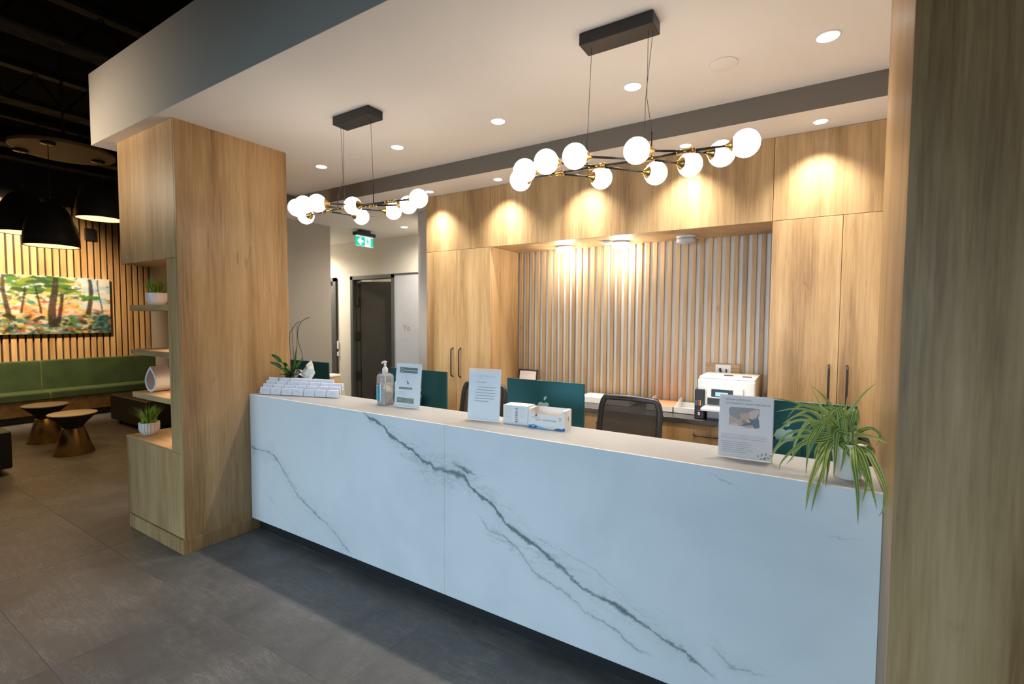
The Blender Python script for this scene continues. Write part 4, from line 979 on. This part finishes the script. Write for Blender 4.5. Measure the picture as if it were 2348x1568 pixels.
s.pol(t, 'poster_photo', [px(*q) for q in ((600, 740), (640, 705), (720, 700), (790, 722), (815, 752), (700, 755))], 'skin_p', .0012)
s.lines(t, 'poster_print', [(.010, .190, .098), (.010, .190, .090), (.010, .182, .082), (.008, .125, .066), (.012, .132, .0575), (.014, .128, .049), (.012, .128, .0405), (.012, .138, .032), (.010, .112, .0235)], 'ink', .0016, .0004, 9)
for (x, y, a, l) in ((.158, .012, 2.0, .012), (.168, .016, 1.35, .016), (.160, .006, .1, .014), (.172, .010, -.25, .017), (.180, .022, .9, .016), (.186, .018, -.45, .017), (.176, .012, .2, .012), (.196, .024, .1, .010)):
    dx, dy = math.cos(a), math.sin(a); nx, ny = -dy, dx
    s.pol(t, 'leaf_motif', [(x, y), (x + dx * l * .5 + nx * .003, y + dy * l * .5 + ny * .003), (x + dx * l, y + dy * l), (x + dx * l * .5 - nx * .003, y + dy * l * .5 - ny * .003)], 'olive', .0005)

# ------------------------------------------------------------------ boxes of masks
def mask_box(label, xl, y, w, d, h, rz, open_):
    t = thing('mask_box', label, 'box', (xl + w / 2, y + d / 2, ZD), rz, 'boxes of medical masks on the desk')
    P = (xl, y, ZD); g = G(rz, P)
    th = .0012
    g.box(0, w, 0, th, 0, h - (.0 if not open_ else .026)); g.box(0, w, d - th, d, 0, h); g.box(0, th, 0, d, 0, h); g.box(w - th, w, 0, d, 0, h); g.box(0, w, 0, d, 0, th)
    if open_:
        g.box(0, .018, 0, th, h - .026, h); g.box(w - .018, w, 0, th, h - .026, h); g.box(0, .018, 0, d, h - th, h); g.box(w - .018, w, 0, d, h - th, h)
    else: g.box(0, w, 0, d, h - th, h)
    g.out('carton', 'plastic_w', t)
    if open_:
        q = G(rz, P); q.box(.006, w - .006, .006, d - .006, .004, h * .35, .003, 1); q.out('masks', 'lilac', t)
    r = Vector((math.cos(rz), math.sin(rz), 0)); return t, Sheet(P, r, (0, 0, 1))
t, s = mask_box('closed white carton with small symbols, left of the mask box', -1.500, 2.300, .155, .10, .108, .10, False)
s.lines(t, 'carton_print', [(.012, .055, .093 - .0085 * k) for k in range(9)] + [(.105, .145, .095 - .009 * k) for k in range(7)], 'inkl', .0012, .0003, 3)
for k, mt in enumerate(('teal_ink', 'lblue', 'red', 'blue', 'red', 'ink', 'inkd')):
    s.rect(t, 'symbol', .078, .088 - .0125 * k, .0865, .0965 - .0125 * k, mt, .0004); s.rect(t, 'symbol', .090, .090 - .0125 * k, .0935, .0965 - .0125 * k, 'ink', .0004)
t, s = mask_box('open medical mask box with blue wave band on the desk', -1.328, 2.288, .218, .10, .106, .10, True)
s.txt(t, 'carton_text', 'level 1 medical mask', .045, .045, .0155, 'ink', d=.0005, sx=.94)
s.txt(t, 'carton_text', 'medicalpartners', .022, .060, .0078, 'ink', d=.0005)
s.pol(t, 'emblem', [(.040, .070), (.046, .068), (.050, .078), (.044, .076)], 'red', .0004); s.pol(t, 'emblem', [(.047, .068), (.051, .068), (.056, .075), (.051, .081)], 'inkd', .0004); s.pol(t, 'emblem', [(.049, .062), (.051, .068), (.047, .068)], 'red', .0004)
wave = [(0, 0)] + [(.218 * k / 16, .0085 + .010 * math.sin(k / 16 * 5.2 + .9) + (.006 if k > 12 else 0) * (k - 12) / 4) for k in range(17)] + [(.218, 0)]
s.pol(t, 'wave_band', wave, 'lblue', .0003)
s.pol(t, 'wave_band', [(0, .002), (.012, .016), (.03, .021), (.048, .018), (.055, .010), (.05, .002)], 'blue', .0006); s.pol(t, 'wave_band', [(.15, .001), (.175, .012), (.2, .009), (.217, .018), (.217, .001)], 'blue', .0006)
s.lines(t, 'carton_print', [(.022, .044, .013), (.022, .040, .0085), (.165, .193, .0115)], 'paper', .0026, .0010, 2)
s.pol(t, 'seal', [(.183, .062), (.195, .062), (.196, .068), (.182, .068)], 'orange', .0004); s.pol(t, 'seal', [(.183, .050), (.195, .050), (.195, .057), (.183, .057)], 'yellow', .0004)
s2 = Sheet(s.p(.2184, 0, 0), -s.n, (0, 0, 1)); s2.pol(t, 'seal', [(.042, .052), (.05, .046), (.058, .052), (.058, .066), (.05, .074), (.042, .066)], 'inkl', .0004); s2.pol(t, 'seal', [(.046, .055), (.05, .050), (.055, .056), (.051, .066)], 'blue', .0006)

# small wooden box with a pale lid beside the leftmost computer
t = thing('wooden_box', 'brown wooden box with pale lid beside the leftmost computer', 'box', (-3.84, 2.92, .765))
G().box(-3.90, -3.795, 2.87, 2.98, .765, 1.14, .002, 1).out('box', 'oak', t); G().box(-3.905, -3.79, 2.865, 2.985, 1.1405, 1.158, .002, 1).out('lid', 'plastic_w', t)

# ------------------------------------------------------------------ things on the worktop
ZW = .953
pr = thing('printer', 'white office printer with black ink tank on the dark worktop', 'printer', (-.53, 3.93, ZW))
g = G(); g.box(-.722, -.335, 3.765, 4.12, ZW + .10, ZW + .300, .012, 3).box(-.66, -.335, 3.80, 4.12, ZW, ZW + .10, .004, 2).out('body', 'plastic_w', pr)
G().box(-.715, -.335, 3.775, 4.12, ZW + .300, ZW + .318, .006, 2).out('lid', 'plastic_w', pr)
G().box(-.56, -.50, 3.88, 3.93, ZW + .3181, ZW + .323).box(-.43, -.37, 3.86, 3.88, ZW + .3181, ZW + .323).out('feeder_slot', 'plastic_b', pr)
G().box(-.737, -.668, 3.74, 4.05, ZW + .0, ZW + .222, .006, 2).out('ink_tank', 'plastic_b', pr)
s = Sheet((-.737, 3.7398, ZW), (1, 0, 0), (0, 0, 1))
for k, mt in enumerate(('teal_ink', 'red', 'yellow', 'blue')): s.rect(pr, 'ink_window', .008 + k * .015, .10, .014 + k * .015, .142 - (.02 if k == 3 else 0), mt, .0004)
s.rect(pr, 'tank_label', .026, .030, .040, .050, 'paper', .0004); s.rect(pr, 'tank_label', .029, .036, .036, .043, 'red', .0009); s.rect(pr, 'tank_label', .029, .060, .037, .064, 'inkl', .0004)
G().box(-.652, -.41, 3.735, 3.768, ZW + .168, ZW + .245, .004, 2).out('control_panel', 'plastic_w', pr)
G().box(-.620, -.475, 3.7315, 3.7345, ZW + .176, ZW + .232).out('display_frame', 'plastic_b', pr)
G().box(-.592, -.508, 3.7295, 3.7312, ZW + .184, ZW + .212).out('display', 'screen', pr)
G().box(-.650, -.42, 3.758, 3.7648, ZW + .112, ZW + .160).out('output_slot', 'plastic_b', pr)
G().box(-.672, -.40, 3.62, 3.77, ZW + .085, ZW + .104, .004, 2).out('paper_tray', 'plastic_w', pr)
G().box(-.652, -.36, 3.782, 3.798, ZW + .006, ZW + .080, .003, 1).out('paper_cassette', 'frost', pr)
Sheet((-.62, 3.7648, ZW), (1, 0, 0), (0, 0, 1)).txt(pr, 'printer_text', 'EPSON', .07, .262, .018, 'inkl', d=.0006, sx=1.1)
bt = G().tube([(-.735, 3.80, ZW + .224), (-.685, 3.79, ZW + .224)], .0035, 6); bt.out('hinge_tab', 'blue', pr)
def tray(label, x0, x1, y0, y1):
    t = thing('letter_tray', label, 'tray', ((x0 + x1) / 2, (y0 + y1) / 2, ZW), 0, 'white letter trays on the worktop')
    G().box(x0, x1, y0, y1, ZW, ZW + .004).box(x0, x1, y0, y0 + .003, ZW, ZW + .045).box(x1 - .003, x1, y0, y1, ZW, ZW + .045).box(x0, x0 + .003, y0, y1, ZW, ZW + .045).box(x0, x1, y1 - .003, y1, ZW, ZW + .045).out('tray', 'plastic_w', t)
    g = G(); g.poly([(x0 + .0001, y0 + .06, ZW + .045), (x0 + .0001, y1, ZW + .045), (x0 + .0001, y1, ZW + .085), (x0 + .0001, y1 - .06, ZW + .085)], (.003, 0, 0)); g.out('side_wing', 'plastic_w', t)
    return t
tray('white letter tray holding an orange folder on the worktop', -1.14, -.925, 3.875, 4.17)
tray('empty white letter tray beside the printer', -.922, -.742, 3.875, 4.17)
tag(G().box(-1.132, -.933, 3.885, 4.155, ZW + .030, ZW + .046, .001, 1).out('folder', 'orange', loc=(-1.03, 4.0, ZW + .03)), 'orange folder lying in the white letter tray', 'folder')
tag(G().box(-1.132, -.933, 3.885, 4.155, ZW + .0045, ZW + .0295, .001, 1).out('paper_stack', 'paper', loc=(-1.03, 4.0, ZW + .005)), 'stack of white paper under the orange folder', 'paper')
tag(G().box(-1.75, -1.30, 3.93, 4.16, ZW, ZW + .055, .003, 1).out('storage_tray', 'plastic_w', loc=(-1.5, 4.0, ZW)), 'low white tray behind the chair, left of the letter trays', 'tray')
t = thing('picture_frame', 'small black framed notice leaning by the left end of the slats', 'picture frame', (-2.39, 4.10, ZW))
L_ = math.radians(9); T = Matrix.Translation((-2.497, 4.075, ZW)) @ Matrix.Rotation(-L_, 4, 'X')
g = G()
for a in ((0, .215, 0, .012, 0, .014), (0, .215, 0, .012, .224, .238), (0, .014, 0, .012, .014, .224), (.201, .215, 0, .012, .014, .224)): g.box(*a, .001, 1, m=T)
g.out('frame', 'black', t); G().box(.014, .201, .003, .008, .014, .224, m=T).out('notice', 'lilac', t)
s = Sheet(T @ Vector((.014, .003, .014)), (1, 0, 0), T.to_3x3() @ Vector((0, 0, 1))); s.lines(t, 'notice_print', [(.03, .15, .18), (.03, .09, .165), (.03, .15, .14), (.03, .14, .125), (.03, .15, .11)], 'inkl', .003, .0005)
t = thing('wall_outlet', 'white double wall outlet with dark plugs above the printer', 'outlet', (-.61, YS, 1.285))
G().box(-.668, -.552, YS - .009, YS - .0025, 1.243, 1.326, .002, 1).out('cover_plate', 'plastic_w', t)
G().tube([(-.632, YS - .010, 1.292), (-.632, YS - .030, 1.292), (-.622, YS - .035, 1.262), (-.615, YS - .03, 1.22)], [.010, .010, .006, .004], 8).out('plug', 'plastic_b', t)
G().tube([(-.588, YS - .010, 1.288), (-.586, YS - .022, 1.290), (-.584, YS - .024, 1.265), (-.586, YS - .02, 1.22)], [.006, .006, .004, .004], 8).out('plug', 'plastic_b', t)

# ------------------------------------------------------------------ corridor doors
YF = 5.249
d3 = G(); zt = 2.357
d3.box(-6.385, -6.325, YF - .02, YF + .13, 0, zt).box(-5.452, -5.395, YF - .02, YF + .13, 0, zt).box(-6.385, -5.395, YF - .02, YF + .13, 2.30, zt).box(-6.325, -6.285, YF + .04, YF + .13, 0, 2.30)
d3 = d3.out('door_3', 'doorgrey', kind='structure'); d3['label'] = 'dark grey door frame with the door numbered 3 ajar'
hx, hy = -6.27, YF + .11; a = math.radians(24)
lf = G(a, (hx, hy, 0)); lf.box(0, .86, -.02, .024, .01, 2.275, .002, 1); lf = lf.out('door_leaf', 'doorleaf', d3)
sx = Sheet((hx + .02 * math.sin(a), hy - .02 * math.cos(a), 0), (math.cos(a), math.sin(a), 0), (0, 0, 1))
sx.txt(lf, 'door_number', '3', .55, 1.845, .10, 'black', d=.001)
for z in (1.95, 1.40, .75, .2): G().box(-6.30, -6.255, YF + .025, YF + .08, z - .07, z + .07, .003, 1).out('hinge', 'black', d3)
g = G(a, (hx, hy, 0)); g.tube([(.80, -.02, 1.0), (.80, -.07, 1.0), (.69, -.07, 1.0)], .010, 8); g.out('door_handle', 'black', lf)
d2 = G().box(-6.80, -6.735, YF - .03, YF + .10, 0, 2.352).box(-7.8, -6.735, YF - .03, YF + .10, 2.29, 2.352).out('door_2', 'doorgrey', kind='structure'); d2['label'] = 'dark door frame edge beside the grey corridor wall'
G().box(-7.8, -6.80, YF + .03, YF + .07, 0, 2.29).out('door_leaf', 'doorleaf', d2)
tag(G().box(-6.725, -6.695, YF - .022, YF - .001, 1.17, 1.30, .003, 1).box(-6.725, -6.695, YF - .022, YF - .001, 1.05, 1.12, .003, 1).out('wall_switch', 'plastic_w', loc=(-6.71, YF, 1.2)), 'small white switches on the far wall beside the door frame', 'switch')
w1 = G().box(-5.394, -4.2, YF - .012, YF + .05, 0, 2.335).out('window_1', 'frost', kind='structure'); w1['label'] = 'frosted pale side panel with lettering beside the door'
G().box(-5.394, -4.2, YF - .02, YF + .06, 2.335, 2.36).out('window_frame', 'doorgrey', w1)
Sheet((0, YF - .0125, 0), (1, 0, 0), (0, 0, 1)).txt(w1, 'window_text', 'Yo', -5.215, 1.50, .13, 'ink', d=.001)
# exit sign
t = thing('exit_sign', 'green running man exit sign hanging in the corridor', 'exit sign', (-5.35, 4.64, 2.85))
G().box(-5.40, -5.30, 4.475, 4.80, 2.825, 2.872, .004, 2).box(-5.39, -5.31, 4.55, 4.72, 2.872, 2.9065, .004, 2).out('housing', 'plastic_b', t)
G().box(-5.356, -5.344, 4.487, 4.789, 2.682, 2.824, .001, 1).out('panel', 'exitg', t)
s = Sheet((-5.3438, 4.487, 2.682), (0, 1, 0), (0, 0, 1))
s.rect(t, 'white_edge', 0, .130, .302, .142, 'exitw', .0005); s.rect(t, 'white_edge', 0, 0, .302, .005, 'exitw', .0005)
s.pol(t, 'arrow', [(.022, .070), (.070, .118), (.105, .118), (.078, .088), (.125, .088), (.130, .070), (.125, .052), (.078, .052), (.105, .022), (.070, .022)], 'exitw', .0005)
s.rect(t, 'doorway', .155, .004, .255, .132, 'exitw', .0005)
g = G()
def lim(pts, w):
    for p, q in zip(pts, pts[1:]):
        d = Vector((q[0] - p[0], q[1] - p[1])); n_ = Vector((-d.y, d.x)).normalized() * w / 2
        g.poly([s.p(p[0] - n_.x, p[1] - n_.y, .0012), s.p(q[0] - n_.x, q[1] - n_.y, .0012), s.p(q[0] + n_.x, q[1] + n_.y, .0012), s.p(p[0] + n_.x, p[1] + n_.y, .0012)], s.n * .0004)
lim([(.198, .096), (.205, .062)], .018); lim([(.200, .094), (.182, .080), (.170, .084)], .007); lim([(.200, .094), (.220, .082), (.232, .090)], .007); lim([(.203, .062), (.190, .040), (.176, .018)], .009); lim([(.206, .062), (.224, .046), (.240, .030)], .009)
g.poly([s.p(.194 + .009 * math.cos(q), .112 + .009 * math.sin(q), .0012) for q in [k * math.pi / 5 for k in range(10)]], s.n * .0004); g.out('running_man', 'exitg', t)

# ------------------------------------------------------------------ waiting area
bn = thing('banquette', 'long green velvet bench along the slatted wall', 'bench', (-10.65, 2.2, 0))
for y0, y1 in ((-.72, .915), (.92, 2.555), (2.56, 4.185)):
    G().box(-10.90, -10.76, y0 + .001, y1, .455, .962, .022, 3).out('back_cushion', 'velvet', bn)
    G().box(-10.765, -10.33, y0 + .001, y1, .355, .482, .022, 3).out('seat_cushion', 'velvet', bn)
G().box(-10.9, -10.42, -.72, 4.185, .12, .354, .002, 1).out('front_panel', 'oak_h', bn)
G().box(-10.9, -10.47, -.72, 4.185, 0, .12).out('kick_board', 'joist', bn)
def cone_table(label, x, y):
    t = thing('side_table', label, 'table', (x, y, 0), 0, 'hourglass side tables in the waiting area')
    G().lathe([(.195, 0), (.200, .004), (.105, .318), (.100, .325)], (x, y, 0), 40).out('base', 'bronze', t)
    G().lathe([(.100, .322), (.103, .34), (.135, .385), (.205, .455), (.235, .482), (.235, .488)], (x, y, 0), 40).out('neck', 'joist', t)
    G().lathe([(.236, .488), (.238, .499), (.232, .503), (0, .503)], (x, y, 0), 48).out('tabletop', 'cream', t)
cone_table('brass hourglass side table with pale top, nearer of the two', -7.73, 2.105)
cone_table('brass hourglass side table with pale top, nearer the green bench', -8.77, 2.11)
def ottoman(label, x0, x1, y0, y1, h):
    t = thing('ottoman', label, 'ottoman', ((x0 + x1) / 2, (y0 + y1) / 2, 0), 0, 'black block seats in the waiting area')
    G().box(x0, x1, y0, y1, .07, h, .02, 3).out('cushion', 'ottoman', t)
    for a in (x0 + .08, x1 - .12):
        for b in (y0 + .08, y1 - .12): G().box(a, a + .04, b, b + .04, 0, .0705).out('leg', 'black', t)
ottoman('black block seat behind the wooden column, before the green bench end', -9.44, -8.1, 3.03, 3.9, .462)
ottoman('black block seat at the left edge of the picture', -8.2, -7.2, .55, 1.46, .47)
# pendants
cn = thing('pendant_canopy', 'large round bronze canopy plate carrying three black pendants', 'canopy', (-7.1, 1.93, 3.5))
G().lathe([(.44, 0), (.445, .004), (.445, .035), (.44, .04)], (-7.1, 1.95, 3.5), 56).out('plate', plain('bronze_plate', (.19, .13, .075, 1), .7, .2, var=.06), cn)
G().tube([(-7.1, 1.95, 3.54), (-7.1, 1.95, 4.62)], .012, 8).out('support_rod', 'joist', cn)
def pendant(label, x, y, zrim, r=.228):
    t = thing('pendant_lamp', label, 'lamp', (x, y, zrim), 0, 'black dome pendants over the waiting tables')
    prof = [(r, 0), (r * .985, .10), (r * .91, .21), (r * .75, .32), (r * .52, .405), (r * .24, .455), (.022, .468), (.022, .49)]
    inn = [(.018, .485), (.018, .455), (r * .22, .443), (r * .50, .393), (r * .72, .310), (r * .88, .205), (r * .955, .10), (r * .97, 0)]
    G().lathe(prof + inn + [(r, 0)], (x, y, zrim), 48).out('shade', 'blackshade', t)
    G().lathe([(r * .955, .006), (0, .010)], (x, y, zrim), 40).out('diffuser', 'bulb', t)
    G().tube([(x, y, zrim + .48), (x, y, 3.5)], .0035, 6).out('cord', 'joist', t)
    G().lathe([(.062, 0), (.062, -.018), (.02, -.024)], (x, y, 3.4995), 24).out('ceiling_cup', 'black', t)
    l = spot('pendant_bulb', (x, y, zrim - .01), 40, (1, .60, .26), 150, .9, .12); l.parent = t; l.matrix_parent_inverse = Matrix.Translation((-x, -y, -zrim))
M['blackshade'] = plain('black_metal_shade', (.016, .014, .012, 1), .55, var=.1)
pendant('black dome pendant, nearest and lowest of the three', -6.81, 1.745, 2.425)
pendant('black dome pendant half hidden at the left edge', -7.37, 1.665, 2.60)
pendant('black dome pendant beside the wooden column', -7.13, 2.26, 2.83)
tag(G().lathe([(.40, 0), (.40, .03)], (-7.45, 1.10, 3.86), 40).out('ceiling_disc', 'joist', loc=(-7.45, 1.1, 3.86)), 'edge of another round plate at the far left under the black ceiling', 'canopy')
tag(G().box(-10.90, -10.84, 3.22, 3.36, 3.03, 3.24, .004, 1).out('wall_speaker', 'black', loc=(-10.87, 3.29, 3.13)), 'small black wall speaker high on the slatted wall', 'speaker')
# unseen spots without fixtures, brightening the slatted wall and the bulkhead corner
spot('slat_wall_fill', (-9.3, 2.0, 3.5), 760, (1, .74, .48), 95, .8, .08, (-10.95, 2.2, 2.1))
spot('slat_wall_fill', (-9.3, .6, 3.5), 450, (1, .74, .48), 95, .8, .08, (-10.95, .6, 2.1))
spot('bulkhead_spot', (-5.3, .45, 2.85), 90, (1, .80, .60), 76, 1, .12, (-4.6, 1.58, 3.0))
# painting
def painting():
    nx, nz = 360, 150; y0, y1, z0, z1 = .95, 3.535, 1.396, 2.36; X = -10.895
    rng = np.random.default_rng(4)
    u, v = np.meshgrid(np.linspace(0, 1, nx), np.linspace(0, 1, nz))       # u to the right, v up
    img = np.zeros((nz, nx, 3))
    def band(c): return np.array(c)
    img[:] = band((.78, .70, .55)); img[v > .62] = band((.66, .74, .76)); img[(v > .28) & (v < .52)] = band((.82, .45, .20)); img[v < .30] = band((.22, .28, .20))
    def dab(cu, cv, ru, rv, col, a=.9, ang=0):
        du = (u - cu); dv_ = (v - cv); c, s_ = math.cos(ang), math.sin(ang)
        p = du * 2.7 * c + dv_ * s_; q = -du * 2.7 * s_ + dv_ * c
        k = (p / ru) ** 2 + (q / rv) ** 2 < 1
        img[k] = img[k] * (1 - a) + np.array(col) * a
    sets = [((.55, 1), [(.10, .28, .05), (.22, .40, .06), (.55, .55, .06), (.75, .62, .10), (.85, .82, .72), (.55, .72, .80), (.05, .22, .18), (.86, .60, .38), (.20, .20, .05)], 900),
            ((.28, .6), [(.85, .42, .14), (.90, .58, .32), (.80, .66, .12), (.86, .76, .60), (.60, .18, .08), (.60, .72, .72), (.12, .36, .32), (.90, .66, .50)], 700),
            ((0, .32), [(.03, .10, .08), (.06, .30, .24), (.10, .06, .04), (.40, .52, .44), (.80, .70, .60), (.70, .55, .10), (.15, .30, .06), (.50, .16, .06), (.30, .30, .28)], 900)]
    for (a, b), cols, n in sets:
        for _ in range(n):
            dab(rng.random(), rng.uniform(a, b), rng.uniform(.012, .06), rng.uniform(.008, .035), cols[rng.integers(len(cols))], rng.uniform(.7, 1), rng.uniform(-.5, .5))
    for _ in range(60): dab(rng.uniform(.86, 1.0), rng.uniform(.45, 1), rng.uniform(.06, .12), rng.uniform(.03, .06), [(.55, .72, .84), (.86, .84, .74), (.62, .78, .86)][rng.integers(3)], .9)
    for _ in range(46): dab(rng.uniform(.50, .80), rng.uniform(.72, .97), rng.uniform(.05, .13), rng.uniform(.015, .04), [(.10, .26, .05), (.05, .14, .04), (.28, .34, .05)][rng.integers(3)], .95, rng.uniform(-.3, .3))
    for cu, w, lo, hi in ((.30, .006, .35, 1), (.40, .004, .1, .9), (.485, .012, .30, 1), (.56, .006, .35, .8), (.63, .006, .35, .8), (.705, .020, .12, .98), (.735, .010, .18, .7), (.885, .014, .33, .98), (.945, .004, .38, .98), (.10, .01, .2, 1), (.2, .006, .3, .9)):
        cc = cu + .012 * np.sin(v * 5 + cu * 40) ; k = (abs(u - cc) < w * (.7 + .5 * (1 - v))) & (v > lo) & (v < hi); img[k] = img[k] * .12 + np.array((.05, .03, .025)) * .88
    for _ in range(90): dab(.955 + rng.normal(0, .02), .20 + rng.normal(0, .08), rng.uniform(.02, .05), rng.uniform(.01, .03), [(.05, .16, .14), (.14, .28, .24), (.03, .09, .09)][rng.integers(3)], .9, rng.uniform(-1, 1))
    for _ in range(14): dab(rng.uniform(.84, .98), rng.uniform(.60, .68), .05, .02, (.10, .30, .06), .9, rng.uniform(-.5, .5))
    for _ in range(2): img[1:-1, 1:-1] = (img[1:-1, 1:-1] * 2 + img[:-2, 1:-1] + img[2:, 1:-1] + img[1:-1, :-2] + img[1:-1, 2:]) / 6
    img = np.clip(img, 0, 1) ** 1.25 * .72
    vs = [(X + .05, y0 + (y1 - y0) * a, z0 + (z1 - z0) * b) for b in np.linspace(0, 1, nz) for a in np.linspace(0, 1, nx)]
    fs = [(j * nx + i, j * nx + i + 1, (j + 1) * nx + i + 1, (j + 1) * nx + i) for j in range(nz - 1) for i in range(nx - 1)]
    t = thing('painting', 'bright forest painting hung on the slatted wall above the green bench', 'painting', (X, (y0 + y1) / 2, z0))
    G().box(X - .004, X + .049, y0, y1, z0, z1).out('canvas_edge', 'tissue', t)
    me = bpy.data.meshes.new('painted_surface'); inv = rootmat(t).inverted(); me.from_pydata([tuple(inv @ Vector(p)) for p in vs], [], fs)
    ca = me.color_attributes.new('paint', 'FLOAT_COLOR', 'POINT'); ca.data.foreach_set('color', np.concatenate([img.reshape(-1, 3), np.ones((nx * nz, 1))], 1).astype(np.float32).ravel())
    m, nt, b = nodes('oil_paint'); at = N(nt, 'ShaderNodeVertexColor'); at.layer_name = 'paint'; nt.links.new(at.outputs[0], b.inputs['Base Color']); b.inputs['Roughness'].default_value = .5
    bump(nt, b, noise(nt, coords(nt, (1, 1, 1)), 40, 4), .3, .003)
    me.materials.append(m); o = bpy.data.objects.new('painted_surface', me); C.objects.link(o); o.parent = t
painting()
